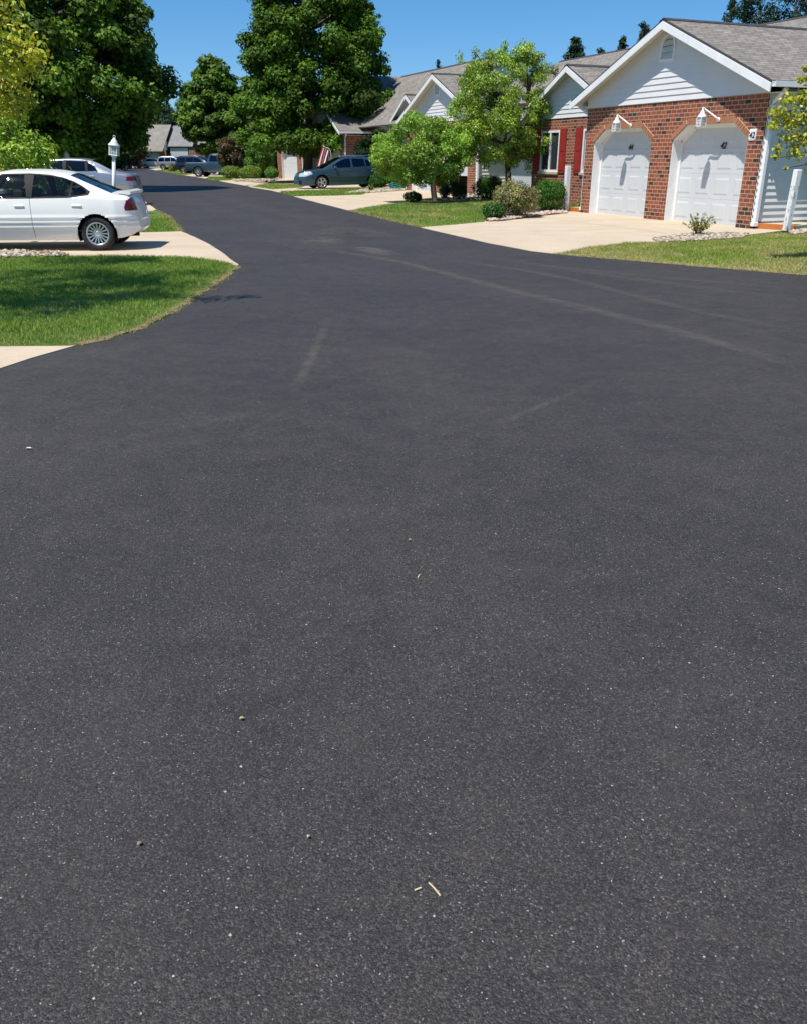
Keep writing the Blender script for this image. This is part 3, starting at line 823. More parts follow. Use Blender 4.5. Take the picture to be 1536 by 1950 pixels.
def house(label, s0, n0, w, hw, zp, openings, numbers=None, lanterns=(), bay=None, main=None, open_door=None, group='brick garage houses along the right side', fine=True, depth=9.0, gable_low=0.0, vent_s=0.12, siding_wall=True, turn=0.0):
    o = WP(s0, n0)
    H = empty('brick_house', o, HROT + turn, label, 'house', group)
    sc = w / 2; ovs, ovf = 0.38, 0.36
    half = sc + ovs
    ze = hw + 0.21
    k = (zp - ze) / half
    zr = lambda s: zp - k * abs(s - sc)
    # brick front with the arched openings
    out = [(0, 0)]
    for (a, b) in openings: out += [(a, 0)] + arch_pts(a, b) + [(b, 0)]
    out += [(w, 0), (w, hw), (0, hw)]
    mb = MB()
    mb.prism([L(s, 0, z) for s, z in out][::-1], (0, 0.13, 0))
    if siding_wall:
        mb.box(-w, -w + 0.12, 0.1305, depth, 0, hw)           # far side, brick
        mb.box(-0.12, -0.005, 0.1305, 0.35, 0, hw)
    else:
        for q in ((-w, -w + 0.12), (-0.12, -0.003)): mb.box(q[0], q[1], 0.1305, depth, 0, hw)
    mb.build('brick_wall', M_BRICK, H)
    if siding_wall:
        mb = MB()
        siding_side(mb, 0.0, 0.0 + 0.02, depth, 0.16, lambda n: hw, 0.14, 0.031, -1)
        mb.face([L(0.02, 0.36, 0), L(0.02, depth, 0), L(0.02, depth, hw + .1), L(0.02, 0.36, hw + .1)])
        mb.build('side_siding', M_SIDE, H)
    # soldier courses over the arches
    for (a, b) in openings:
        mb = MB()
        P = arch_pts(a, b)
        segs = list(zip(P[:-1], P[1:]))
        for (p, q) in segs:
            d = Vector((q[0] - p[0], q[1] - p[1])); ln = d.length; d.normalize(); nn = Vector((-d.y, d.x))
            cnt = max(3, int(ln / 0.078))
            for i in range(cnt):
                f0 = (i + 0.10) / cnt * ln; f1 = (i + 0.90) / cnt * ln
                e = rnd.uniform(-.004, .004)
                pts = [Vector(p) + d * f0, Vector(p) + d * f1, Vector(p) + d * f1 + nn * 0.125, Vector(p) + d * f0 + nn * 0.125]
                mb.prism([L(v.x, -0.022 + e, v.y) for v in pts][::-1], (0, 0.03, 0), 0)
            pts = [Vector(p), Vector(q), Vector(q) + nn * 0.13, Vector(p) + nn * 0.13]
            mb.prism([L(v.x, -0.012, v.y) for v in pts][::-1], (0, 0.02, 0), 1)
        mb.build('soldier_course', [M_SOLDIER, M_MORTAR], H)
    # doors, frames
    for i, (a, b) in enumerate(openings):
        dn = 0.30
        f = MB()
        P = [(a, 0)] + arch_pts(a, b) + [(b, 0)]
        for (p, q) in zip(P[:-1], P[1:]):
            d = Vector((q[0] - p[0], q[1] - p[1])).normalized(); nn = Vector((d.y, -d.x))   # inward
            A = [L(p[0], 0.015, p[1]), L(q[0], 0.015, q[1]), L(q[0], dn + .06, q[1]), L(p[0], dn + .06, p[1])]
            Bq = [(x - nn.x * 0.02, y, z + nn.y * 0.02) for x, y, z in A]
            f.hexa(A, Bq)
            A = [L(p[0] + nn.x * .02, dn - 0.05, p[1] + nn.y * .02), L(q[0] + nn.x * .02, dn - 0.05, q[1] + nn.y * .02), L(q[0] + nn.x * .02, dn - .002, q[1] + nn.y * .02), L(p[0] + nn.x * .02, dn - .002, p[1] + nn.y * .02)]
            Bq = [(x - nn.x * 0.07, y, z + nn.y * 0.07) for x, y, z in A]
            f.hexa(A, Bq)
        f.build('door_frame', M_TRIM, H)
        garage_door(H, a - 0.02, b + 0.02, dn, 2.32, (numbers or [None] * 9)[i], (open_door or {}).get(i, 0.0), fine)
    # garage inside (dark) so nothing shows through
    mb = MB(); mb.box(-w + .14, -0.14, 2.2, 2.25, 0, hw); mb.box(-w + .14, -0.14, 0.4, 2.2, 0.012, 0.02)
    mb.build('garage_interior', M_SOFF, H)
    # gable siding, vent
    mb = MB()
    zin = lambda s: zr(s) - 0.075
    inv = lambda z: max(0.0, (zp - 0.075 - z) / k)
    siding_front(mb, -0.004, hw, zp - 0.09, lambda z: max(-0.02, sc - inv(z)), lambda z: min(w + 0.02, sc + inv(z)))
    mb.face([L(w, 0.02, hw), L(0, 0.02, hw), L(0, 0.02, zin(0)), L(sc, 0.02, zp - .08), L(w, 0.02, zin(w))])
    mb.build('gable_siding', M_SIDE, H)
    vc = sc + vent_s; v0 = zp - 0.85; vw = 0.225; vh = 0.29
    def archo(r, n0_, ex):
        pts = [(vc - vw - r, v0 - r), (vc + vw + r, v0 - r), (vc + vw + r, v0 + vh)]
        for q in range(1, 12):
            a = math.pi * q / 12
            pts.append((vc + (vw + r) * math.cos(a), v0 + vh + (vw + r) * math.sin(a)))
        pts.append((vc - vw - r, v0 + vh)); return pts
    mb = MB()
    A, Bq = archo(0.05, 0, 0), archo(0.0, 0, 0)
    m_ = len(A)
    for i in range(m_):
        j = (i + 1) % m_
        a3 = [L(A[i][0], -0.055, A[i][1]), L(A[j][0], -0.055, A[j][1]), L(Bq[j][0], -0.055, Bq[j][1]), L(Bq[i][0], -0.055, Bq[i][1])]
        b3 = [(x, 0.0, z) for x, y, z in a3]
        mb.hexa(a3, b3)
    vf = mb.build('gable_vent', M_TRIM, H)
    mb = MB()
    nl = 7; top = v0 + vh + vw
    for i in range(nl):
        za = v0 + (top - v0) * i / nl; zb_ = za + (top - v0) / nl * 0.72
        hw_ = lambda z: vw if z < v0 + vh else math.sqrt(max(0, vw ** 2 - (z - v0 - vh) ** 2))
        a, b = hw_(za), hw_(zb_)
        mb.face([L(vc + a, -0.05, za), L(vc - a, -0.05, za), L(vc - b, -0.012, zb_), L(vc + b, -0.012, zb_)])
    mb.build('louvre', M_SIDE, vf)
    mb = MB(); mb.face([L(q[0], -0.006, q[1]) for q in Bq]); mb.build('vent_shade_sheet', M_BLACK, vf)  # black sheet added to paint the shading lines between louvres
    # roof
    mb = MB(); gable_roof(mb, sc, half, zp, k, -ovf, depth)
    rf = mb.build('roof', [M_SHING, M_EDGE, M_SOFF], H)
    mb = MB()
    for sg in (-1, 1):
        a = [L(sc, -ovf - .01, zp + .02), L(sc + sg * .15, -ovf - .01, zp + .02 - k * .15), L(sc + sg * .15, depth, zp + .02 - k * .15), L(sc, depth, zp + .02)]
        b = [(x, y, z - 0.018) for x, y, z in a]
        mb.hexa(a, b)
    mb.build('ridge_cap', M_EDGE, rf)
    rake(H, sc, half, zp, k, -ovf - 0.03)
    # eave soffit boards, gutters, downpipes
    for sg in (-1, 1):
        se = sc + sg * half; zg = ze
        mb = MB()
        x0 = se + (0.0 if sg > 0 else -0.11); x1 = x0 + 0.11
        pr = [(x0, zg - 0.02), (x0 + (0 if sg > 0 else 0.0), zg - 0.13), (x1, zg - 0.13), (x1, zg - 0.02), (x1 - .012, zg - .02), (x1 - .012, zg - .118), (x0 + .012, zg - .118), (x0 + .012, zg - .02)]
        mb.prism([L(s, -ovf + 0.02, z) for s, z in pr], (0, depth, 0))
        mb.build('gutter', M_TRIM, H)
        mb = MB()
        sw = 0 if sg < 0 else w
        a = [L(sw, 0.0, hw + .0), L(se, 0.0, hw + .0), L(se, depth, hw), L(sw, depth, hw)]
        mb.hexa(a, [(x, y, z - 0.02) for x, y, z in a])
        mb.build('soffit', M_SOFF, H)
        mb = MB()
        sd = sw + sg * 0.065
        T = lambda x, y, z: (x, y, z)
        mb.box(-sd - .045, -sd + .045, 0.06, 0.14, 0.14, hw - 0.25, 0, None, 0.008)
        mb.tube([L(sd, 0.10, hw - 0.26), L(sd, 0.10, hw - 0.18), L(se + sg * .04, 0.06, hw + 0.06), L(se + sg * .04, 0.06, hw + .12)], 0.045, 8)
        mb.box(-sd - .055, -sd + .055, 0.02, 0.15, 0.06, 0.15, 0, None, 0.008)
        mb.build('downpipe', M_TRIM, H)
    for (s, z) in lanterns: lantern(H, s, z)
    if bay:
        b0, b1, nb, bz, hwb = bay
        bc = (b0 + b1) / 2; bh = (b1 - b0) / 2 + ovs
        kb = (bz - (hwb + .2)) / bh
        wins = [(b1 - 0.55 - 1.25, b1 - 0.55), (b0 + 0.45, b0 + 0.45 + 1.25)]
        mb = MB()
        cols_ = [b0] + [q for wnd in wins[::-1] for q in wnd] + [b1]
        zs, zt = 1.06, 2.42
        mb.box(-b1, -b0, nb, nb + .12, 0, zs)
        mb.box(-b1, -b0, nb, nb + .12, zt, hwb)
        for a, b in zip(cols_[0::2], cols_[1::2]): mb.box(-b, -a, nb, nb + .12, zs + .0005, zt - .0005)
        mb.box(-b1, -b1 + .12, nb + .121, depth, 0, hwb)
        mb.build('bay_wall', M_BRICK, H)
        for a, b in wins:
            f = MB()
            for x0, x1, za, zb_ in ((a, a + .07, zs, zt), (b - .07, b, zs, zt), (a + .07, b - .07, zs, zs + .07), (a + .07, b - .07, zt - .07, zt), ((a + b) / 2 - .035, (a + b) / 2 + .035, zs + .07, zt - .07)):
                f.box(-x1, -x0, nb - .015, nb + .06, za, zb_)
            wf = f.build('window', M_TRIM, H)
            f = MB(); f.box(-b + .07, -a - .07, nb + .03, nb + .035, zs + .07, zt - .07); f.build('pane', M_WGLASS, wf)
            f = MB(); f.box(-b - .04, -a + .04, nb - .06, nb + .0, zs - .09, zs - .002, 0, None, .01); f.build('sill', M_MORTAR, wf)
            for q in (a - 0.43, b + 0.03):
                f = MB()
                f.box(-q - .40, -q - .0, nb - .035, nb - .004, zs - .03, zt + .04)
                for za, zb_ in ((zs + .05, zs + .60), (zs + .68, zt - .05)):
                    f.box(-q - .34, -q - .06, nb - .045, nb - .034, za, zb_, 0, None, .008)
                f.build('shutter', M_SHUT, H)
        mb = MB()
        inv2 = lambda z: max(0, (bz - .075 - z) / kb)
        siding_front(mb, nb - .004, hwb, bz - .09, lambda z: max(b0 - .02, bc - inv2(z)), lambda z: min(b1 + .02, bc + inv2(z)))
        mb.face([L(b1, nb + .02, hwb), L(b0, nb + .02, hwb), L(b0, nb + .02, bz - kb * (bh - ovs) - .08), L(bc, nb + .02, bz - .08), L(b1, nb + .02, bz - kb * (bh - ovs) - .08)])
        mb.build('bay_siding', M_SIDE, H)
        mb = MB(); gable_roof(mb, bc, bh, bz, kb, nb - ovf, nb + 5.5)
        r2 = mb.build('bay_roof', [M_SHING, M_EDGE, M_SOFF], H)
        mb = MB()
        for sg in (-1, 1):
            a = [L(bc, nb - ovf - .01, bz + .02), L(bc + sg * .15, nb - ovf - .01, bz + .02 - kb * .15), L(bc + sg * .15, nb + 5.5, bz + .02 - kb * .15), L(bc, nb + 5.5, bz + .02)]
            mb.hexa(a, [(x, y, z - 0.018) for x, y, z in a])
        mb.build('ridge_cap', M_EDGE, r2)
        rake(H, bc, bh, bz, kb, nb - ovf - .03)
    if main:
        m0, m1, ne, zE, nr, zR = main
        km = (zR - zE) / (nr - ne); th = .07
        mb = MB()
        for sg in (-1, 1):
            ne2 = nr + sg * (nr - ne)
            top = [L(m0, nr, zR), L(m1, nr, zR), L(m1, ne2, zE), L(m0, ne2, zE)]
            if sg < 0: top = top[::-1]
            bot = [(x, y, z - th) for x, y, z in top]
            mb.face(top[::-1], 0); mb.face(bot, 2)
            for i in range(4):
                j = (i + 1) % 4
                mb.face([bot[i], bot[j], top[j], top[i]], 1)
        r3 = mb.build('main_roof', [M_SHING, M_EDGE, M_SOFF], H)
        mb = MB()
        for sg in (-1, 1):
            a = [L(m0, nr, zR + .02), L(m1, nr, zR + .02), L(m1, nr + sg * .15, zR + .02 - km * .15), L(m0, nr + sg * .15, zR + .02 - km * .15)]
            mb.hexa(a, [(x, y, z - 0.018) for x, y, z in a])
        mb.build('ridge_cap', M_EDGE, r3)
        mb = MB()
        for q in (m0 + .4, m1 - .4):
            pts = [L(q, ne + .45, 0), L(q, 2 * nr - ne - .45, 0), L(q, 2 * nr - ne - .45, zE + km * .4 - .1), L(q, nr, zR - .1), L(q, ne + .45, zE + km * .4 - .1)]
            mb.prism(pts, (0.1 if q == m1 - .4 else -0.1, 0, 0))
        mb.box(-m1 + .5, -m0 - .5, ne + 1.2, ne + 1.3, 0, zE + km * 1.2 - .1)
        mb.build('main_wall', M_SIDEG, H)
        for q, sg in ((m0, -1), (m1, 1)):
            mb = MB()
            for s2 in (-1, 1):
                e = nr + s2 * (nr - ne)
                a = [L(q, nr, zR - .03), L(q, e, zE - .03), L(q, e, zE - .2), L(q, nr, zR - .2)]
                mb.prism(a, (-sg * 0.03, 0, 0))
            mb.build('rake_board', M_TRIM, H)
    return H

OP = [(0.43, 3.03), (3.86, 6.46)]
h1 = house('white sided brick house with two arched garage doors numbered 42 and 44', 0, 0, 6.88, 2.83, 4.64, OP, ['42', '44'], [(1.75, 2.40), (5.10, 2.38)],
      bay=(8.75, 13.7, 2.3, 4.40, 2.80), main=(-3.0, 21.2, 3.1, 3.50, 8.0, 5.60))
# number plate by the right-hand arch
mb = MB(); mb.box(-0.30 - .105, -0.30 + .105, -0.022, 0.0, 1.88, 2.12, 0, None, .02)
pl = mb.build('number_plate', M_TRIM, h1); numerals(pl, '42', -0.30, -0.024, 1.93, 0.17, 0.1)
h2 = house('brick garage house behind the small trees with one garage door partly raised', 19.05, 2.65, 7.6, 3.05, 5.05, [(0.7, 3.3), (4.15, 6.95)], None, [(2.0, 2.40), (5.5, 2.40)],
      bay=(9.6, 14.6, 2.2, 4.75, 3.0), main=(9.6, 24.0, 1.6, 3.3, 6.6, 6.65), open_door={0: 0.78})
h3 = house('shaded brick garage house behind the blue wagon with pale roof', 38.0, 3.2, 7.2, 2.85, 5.0, [(0.6, 3.2), (4.0, 6.6)], None, (),
      bay=None, main=(-8.0, -0.8, 4.0, 3.1, 9.0, 5.6), fine=False, siding_wall=False)
mb = MB(); gable_roof(mb, 6.5, 7.0, 6.75, .46, 2.8, 15.0); mb.build('main_roof', [M_SHING, M_EDGE, M_SOFF], h3)
mb = MB(); mb.prism([L(0.2, 3.2, 0), L(12.8, 3.2, 0), L(12.8, 3.2, 3.7), L(6.5, 3.2, 6.6), L(0.2, 3.2, 3.7)], (0, 0.12, 0)); mb.build('main_wall', M_SIDEG, h3)
h4 = house('farthest brick garage house of the right row beside the round yellow shrubs', 52.3, 4.6, 3.3, 2.85, 4.4, [(0.55, 2.75)], None, (), fine=False, siding_wall=False, turn=R(18))
# porch steps with orange timber edging
def step(s0, n0, s1, n1, label, hgt=0.13):
    a, b = WP(s0, n0), WP(s1, n1)
    d = (b - a); ln = d.length; rz = math.atan2(d.y, d.x)
    r = empty('porch_step', a, rz, label, 'step', 'porch steps beside the garage')
    mb = MB(); mb.box(0, ln, -0.05, 0.0, 0, hgt, 0, None, .008); mb.build('timber_edge', M_ORANGE, r)
    mb = MB(); mb.box(0.01, ln, -1.3, -0.0505, 0, hgt - .012); mb.build('tread', M_CONC, r)
    return r
step(-0.92, 0.42, -0.02, 0.17, 'orange edged porch step at the right corner of the garage by the peeling post')
step(6.95, 0.05, 7.62, 0.0, 'orange edged porch step at the left of door 44 under the white post')
# white posts
def post(s, n, hgt, w, label, lean=0.0, peel=False):
    mb = MB(); mb.box(-w / 2, w / 2, -w / 2, w / 2, 0, hgt, 0, None, .012)
    o = mb.build('white_post', M_PEEL if peel else M_TRIM, None, WP(s, n), HROT)
    o.rotation_euler[1] = lean
    return tag(o, label, 'post', 'white posts by the porch steps')
M_PEEL = mat('peeling white paint', (0.75, 0.75, 0.74), 0.6); t = NT(M_PEEL); v = t.obj()
sxyz = t.n('SeparateXYZ'); t.l(v, sxyz.inputs[0])
msk = t.math('MULTIPLY', t.ramp(t.noise(t.map(v, (1, 1, .35)), 22, 5, .7), [(.52, (0,) * 3), (.60, (1,) * 3)]), t.math('LESS_THAN', sxyz.outputs[2], 0.95))
t.l(t.mix(msk, (0.75, 0.75, 0.74), (0.30, 0.28, 0.27)), t.b.inputs['Base Color'])
post(-0.80, 0.33, 1.28, 0.125, 'tall square white post with peeling paint on the right edge', 0.03, True)
post(7.60, -0.06, 1.30, 0.13, 'clean square white post between garage door 44 and the shuttered windows', -0.02)
# ------------------------------------------------------------ vehicles: one lofted body, split by part
def inpoly(px, pz, poly):
    return inside(np.stack([px, pz], 1), poly)
def smooth_prof(pts, X, sig):
    p = np.array(sorted(pts)); y = np.interp(X, p[:, 0], p[:, 1])
    if sig <= 0: return y
    xs = np.arange(p[0, 0] - .3, p[-1, 0] + .3, 0.01); ys = np.interp(xs, p[:, 0], p[:, 1])
    k = np.exp(-0.5 * (np.arange(-30, 31) * 0.01 / sig) ** 2); k /= k.sum()
    ys = np.convolve(np.pad(ys, 30, mode='edge'), k, 'valid')
    return np.interp(X, xs, ys)
def wheel(parent, x, y, r, w, sgn, style, rimr):
    mb = MB()
    hw = w / 2
    prof = [(rimr, -hw + .01), (rimr + .012, -hw), (r - .035, -hw), (r - .008, -hw + .02), (r, -hw + .045), (r, hw - .045), (r - .008, hw - .02), (r - .035, hw), (rimr + .012, hw), (rimr, hw - .01)]
    mb.lathe(prof, 36, 'y', (0, 0, 0), 0)
    wo = mb.build('wheel', M_RUBBER, parent, (x, y, r))
    o = sgn * hw
    mb = MB()
    ins = sgn * (hw - 0.09)
    mb.lathe([(0.001, ins - sgn * .02), (rimr * .95, ins - sgn * .02), (rimr * .95, ins)], 24, 'y', (0, 0, 0), 1)
    mb.lathe([(rimr + .002, sgn * (hw - .012)), (rimr - .012, sgn * (hw - .002)), (rimr - .03, sgn * (hw - .03)), (rimr - .032, ins)], 32, 'y', (0, 0, 0), 0)
    mb.lathe([(0.001, sgn * (hw - .018)), (0.045, sgn * (hw - .02)), (0.06, sgn * (hw - .035)), (0.065, ins)], 18, 'y', (0, 0, 0), 0)
    ns, sw0, sw1 = style
    for i in range(ns):
        a = 2 * math.pi * i / ns
        def P(rr, off, yy):
            return (rr * math.cos(a) - off * math.sin(a), yy, rr * math.sin(a) + off * math.cos(a))
        r0, r1 = 0.05, rimr - .02
        y0, y1 = sgn * (hw - .022), sgn * (hw - .016)
        A = [P(r0, -sw0, y0), P(r1, -sw1, y1), P(r1, sw1, y1), P(r0, sw0, y0)]
        Bq = [(p[0], p[1] - sgn * .035, p[2]) for p in A]
        mb.hexa(A, Bq, 0)
    mb.build('rim', [M_RIM, M_DARK], wo)
def make_car(name, label, cat, sp, loc, heading, pm, glass, group=None):
    """local +x forward, +y left; loc = ground point under the rear axle"""
    C = empty(name, loc, heading, label, cat, group)
    dx = sp.get('dx', 0.016)
    x0, x1 = sp['top'][0][0], sp['top'][-1][0]
    X = np.arange(x0, x1, dx)
    ends = np.concatenate([np.linspace(x0, x0 + .06, 14), np.linspace(x1 - .06, x1, 14)])
    seams = sp.get('seams', []) if dx < .03 else []
    extra = [x for s in seams for x in (s - .004, s + .004)] + sp.get('stations', [])
    X = np.concatenate([X, ends, extra]); X = np.unique(np.round(X, 4))
    keep = np.ones(len(X), bool)
    for s in seams: keep &= ~((np.abs(X - s) < .0075) & (np.abs(np.abs(X - s) - .004) > 1e-4))
    X = X[keep]
    sg = sp.get('sig', 0.035)
    zt = smooth_prof(sp['top'], X, sg); zs = smooth_prof(sp['belt'], X, .05); zb = smooth_prof(sp['bot'], X, .03)
    w = smooth_prof(sp['half'], X, .03)
    zs = np.minimum(zs, zt - 0.035)
    zs = np.maximum(zs, zb + .05)
    g = np.clip((zt - zs) / sp.get('gh', 0.42), 0, 1); g = g * g * (3 - 2 * g)
    wt = w * ((1 - g) * sp.get('deckw', 0.84) + g * sp.get('roofw', 0.70))
    fs = sp.get('res', 1.0)
    nA, nB, nC, nD, nR = int(4), int(26 * fs), int(26 * fs), int(12 * fs), max(3, int(5 * fs))
    # half section control points (per station): arrays (6, n, 2)
    P = [np.stack([0 * w, zb], 1), np.stack([.90 * w, zb], 1)]
    low = []
    for q in np.linspace(0, 1, nB):
        bul = 1 - .075 * np.clip((.55 - q) / .55, 0, 1) ** 2 - .045 * np.clip((q - .55) / .45, 0, 1) ** 2
        zz = zb + .02 + (zs - zb - .02) * q
        ww = w * bul
        if 'ribs' in sp:
            for rz, rw, rh in sp['ribs']:
                ww = ww + rh * np.exp(-((zz - rz) / rw) ** 4)
        low.append(np.stack([ww, zz], 1))
    up = []
    A = low[-1]; T = np.stack([wt, zt - .03 - .02 * g], 1)
    rs = min(.12, 0.25)
    for q in np.linspace(0, 1, nC + 1)[1:]:
        p = A * (1 - q) + T * q
        # slight outward curve of the glass
        p = p + np.stack([0.018 * g * np.sin(np.pi * q), 0 * g], 1)
        up.append(p)
    M = np.stack([0 * w, zt], 1)
    cr = []
    T2 = up[-1]
    for q in np.linspace(0, 1, nR + 1)[1:]:       # rounded roof edge
        c = np.stack([wt - .0, zt - .008], 1); e = np.stack([wt - .075, zt - .010 - 0 * g], 1)
        cr.append(T2 * (1 - q) ** 2 + 2 * q * (1 - q) * c + e * q * q)
    E_ = cr[-1]
    tops = []
    for q in np.linspace(0, 1, nD + 1)[1:]:
        yy = E_[:, 0] * (1 - q); tops.append(np.stack([yy, zt - .010 * (1 - q) ** 1.5 + sp.get('crown', .025) * (1 - (1 - q) ** 2) * np.clip(g + .25, 0, 1)], 1))
    half = P + low + up + cr + tops
    K = len(half)
    H_ = np.stack(half, 1)                       # (nx, K, 2)
    full = np.concatenate([H_, (H_ * np.array([-1, 1]))[:, -2::-1]], 1)[:, :-1]   # close at bottom centre
    kk = full.shape[1]
    nx = len(X)
    V = np.zeros((nx, kk, 3)); V[..., 0] = X[:, None]; V[..., 1:] = full
    # lean the ends: rear/front faces bulge outwards in plan
    ex = sp.get('bulge', .05)
    for s_, end in ((-1, x0), (1, x1)):
        wgt = np.clip(1 - np.abs(X - end) / .5, 0, 1)[:, None]
        V[..., 0] += s_ * ex * wgt * (1 - (V[..., 1] / (w.max())) ** 2)
    idx = np.arange(nx * kk).reshape(nx, kk)
    f = np.stack([idx[:-1], np.roll(idx[:-1], -1, 1), np.roll(idx[1:], -1, 1), idx[1:]], -1)
    kidx = np.broadcast_to(np.arange(kk), (nx - 1, kk))
    kh = np.where(kidx < K - 1, kidx, kk - 1 - kidx)       # half-section index of the face
    sec = np.where(kh < 2, 0, np.where(kh < 1 + nB, 1, np.where(kh < 1 + nB + nC, 2, np.where(kh < 1 + nB + nC + nR, 3, 4))))
    # snap the wheel openings to a true circle
    Vf = V.reshape(-1, 3).copy()
    for (wx, wz, wr) in sp['arches']:
        d = np.stack([Vf[:, 0] - wx, Vf[:, 2] - wz], 1); r = np.linalg.norm(d, axis=1)
        m = (np.abs(r - wr) < dx * .55) & (np.abs(Vf[:, 1]) > w.max() * .6)
        Vf[m, 0] = wx + d[m, 0] / r[m] * wr; Vf[m, 2] = wz + d[m, 1] / r[m] * wr
    F = f.reshape(-1, 4); sec = sec.reshape(-1)
    cen = Vf[F].mean(1); st = np.repeat(np.arange(nx - 1), kk)
    cat_ = np.zeros(len(F), int)           # 0 body
    names = ['body']; mats = [pm]
    side = np.abs(cen[:, 1]) > w.max() * .5
    rem = np.zeros(len(F), bool)
    for (wx, wz, wr) in sp['arches']:
        rem |= (np.hypot(cen[:, 0] - wx, cen[:, 2] - wz) < wr) & (np.abs(cen[:, 1]) > w.max() - .30) & (sec < 2)
    def new(nm, m): names.append(nm); mats.append(m); return len(names) - 1
    def sides(nm, poly, m, secs, ymin=0.3, ymax=9):
        for s_ in (1, -1):
            q = inpoly(cen[:, 0], cen[:, 2], poly) & np.isin(sec, secs) & (cen[:, 1] * s_ > ymin) & (cen[:, 1] * s_ < ymax)
            c = new(nm, m); cat_[q] = c
    for nm, poly in sp.get('doors', []):
        sides(nm, poly, pm, (1, 2), .4)
    for nm, poly, m in sp.get('panels', []): sides(nm, poly, m, (0, 1, 2), .4)
    if 'trim' in sp:
        for poly in sp['trim']: sides('window_trim', poly, M_DARK, (2,), .2)
    for poly in sp['wins']: sides('side_window', poly, glass, (2,), .2)
    for nm, a, b, inset in sp.get('screens', []):
        wl = wt[st] - inset
        q = (sec >= 3) & (cen[:, 0] > a) & (cen[:, 0] < b) & (np.abs(cen[:, 1]) < wl)
        cat_[q] = new(nm, glass if nm != 'cargo_bed' else M_DARK)
    for nm, poly, m, ymin, ymax in sp.get('lights', []): sides(nm, poly, m, (1, 2, 3, 4), ymin, ymax)
    # clean edges: vertices on the border of a pane or lamp slide onto its outline
    vmin = np.full(len(Vf), 99); vmax = np.full(len(Vf), -1)
    for c_ in range(4):
        np.minimum.at(vmin, F[:, c_], cat_); np.maximum.at(vmax, F[:, c_], cat_)
    border = vmin != vmax
    polys = list(sp.get('trim', [])) + list(sp['wins']) + [l_[1] for l_ in sp.get('lights', [])] + [d_[1] for d_ in sp.get('panels', [])]
    for poly in polys:
        q = border & (np.abs(Vf[:, 1]) > .25)
        pts = Vf[q][:, [0, 2]]; best = np.full(len(pts), 9.); bp = pts.copy()
        pl_ = [np.array(a_) for a_ in poly]
        for a_, b_ in zip(pl_, pl_[1:] + pl_[:1]):
            ab = b_ - a_; tt = np.clip(((pts - a_) @ ab) / (ab @ ab + 1e-12), 0, 1); cp = a_ + tt[:, None] * ab
            dd = np.linalg.norm(pts - cp, axis=1); m_ = dd < best; best[m_] = dd[m_]; bp[m_] = cp[m_]
        ok = best < dx * .95
        sel = np.where(q)[0][ok]; Vf[sel, 0] = bp[ok, 0]; Vf[sel, 2] = bp[ok, 1]
    sm = np.zeros(len(F), bool)
    for s in seams:
        q = (np.abs(cen[:, 0] - s) < .0045) & (sec == 1) & (cen[:, 2] > sp.get('seamz', .3)) & side
        rem |= q
    objs = {}
    glassc = [i for i, nm in enumerate(names) if 'window' in nm and nm != 'window_trim' or nm in ('windscreen', 'rear_window')]
    for i, nm in enumerate(names):
        q = (cat_ == i) & ~rem
        if not q.any(): continue
        fu = F[q]; u, inv = np.unique(fu, return_inverse=True)
        vv = Vf[u].copy()
        if i in glassc:
            s2 = sec[q][0] == 2
            if s2: vv[:, 1] -= np.sign(vv[:, 1]) * .010
            else: vv[:, 2] -= .006
        fl = inv.reshape(fu.shape)
        caps = []
        if i == 0:
            pass
        o = np_obj(nm, vv, fl[:, ::-1], mats[i], None, C, True)
        objs.setdefault(nm, []).append(o)
    # end caps
    for q in (idx[0][::-1], idx[-1]):
        mb = MB(); mb.face([Vf[i] for i in q], 0); mb.build('bumper_face', pm, C)
    # wheel wells and floor
    wm = w.max()
    for (wx, wz, wr) in sp['arches']:
        for s_ in (1, -1):
            mb = MB()
            n = 18
            ring = [(wx + (wr + .004) * math.cos(math.pi * (1.12 - 1.24 * j / n)), wz + (wr + .004) * math.sin(math.pi * (1.12 - 1.24 * j / n))) for j in range(n + 1)]
            ya, yb = s_ * (wm - .035), s_ * (wm - .32)
            for a, b in zip(ring[:-1], ring[1:]):
                mb.face([(a[0], ya, a[1]), (b[0], ya, b[1]), (b[0], yb, b[1]), (a[0], yb, a[1])])
            mb.face([(x, yb, z) for x, z in ring])
            mb.build('wheel_well', M_DARK, C)
    # seats
    if sp.get('seats'):
        mb = MB()
        zb_ = sp.get('floor', .34)
        mb.box(sp['seats'][0] - .8, sp['seats'][-1] + 1.3, -wm + .14, wm - .14, zb_, zb_ + .03)
        for sx in sp['seats']:
            for y0, y1 in ((-.62, -.12), (.12, .62)):
                mb.box(sx - .05, sx + .45, y0, y1, zb_ + .08, zb_ + .26, 0, None, .05)
                mb.box(sx - .17, sx - .02, y0, y1, zb_ + .22, zb_ + .72, 0, None, .05)
                mb.box(sx - .17, sx - .07, y0 + .13, y1 - .13, zb_ + .76, zb_ + .93, 0, None, .04)
        mb.build('seats', M_SEAT, C)
    tr, tw = sp['tyre']
    for (wx, wz, wr) in sp['arches']:
        for s_ in (1, -1):
            wheel(C, wx, s_ * (wm - .035 - tw / 2), tr, tw, s_, sp['rim'], sp['rimr'])
    if 'handles' in sp:
        for hx, hz in sp['handles']:
            for s_ in (1, -1):
                yy = np.interp(hx, X, w) * .975
                m2 = MB(); m2.box(hx - .085, hx + .085, min(s_ * (yy - .01), s_ * (yy + .028)), max(s_ * (yy - .01), s_ * (yy + .028)), hz - .018, hz + .018, 0, None, .010)
                m2.build('door_handle', sp.get('hmat', pm), C)
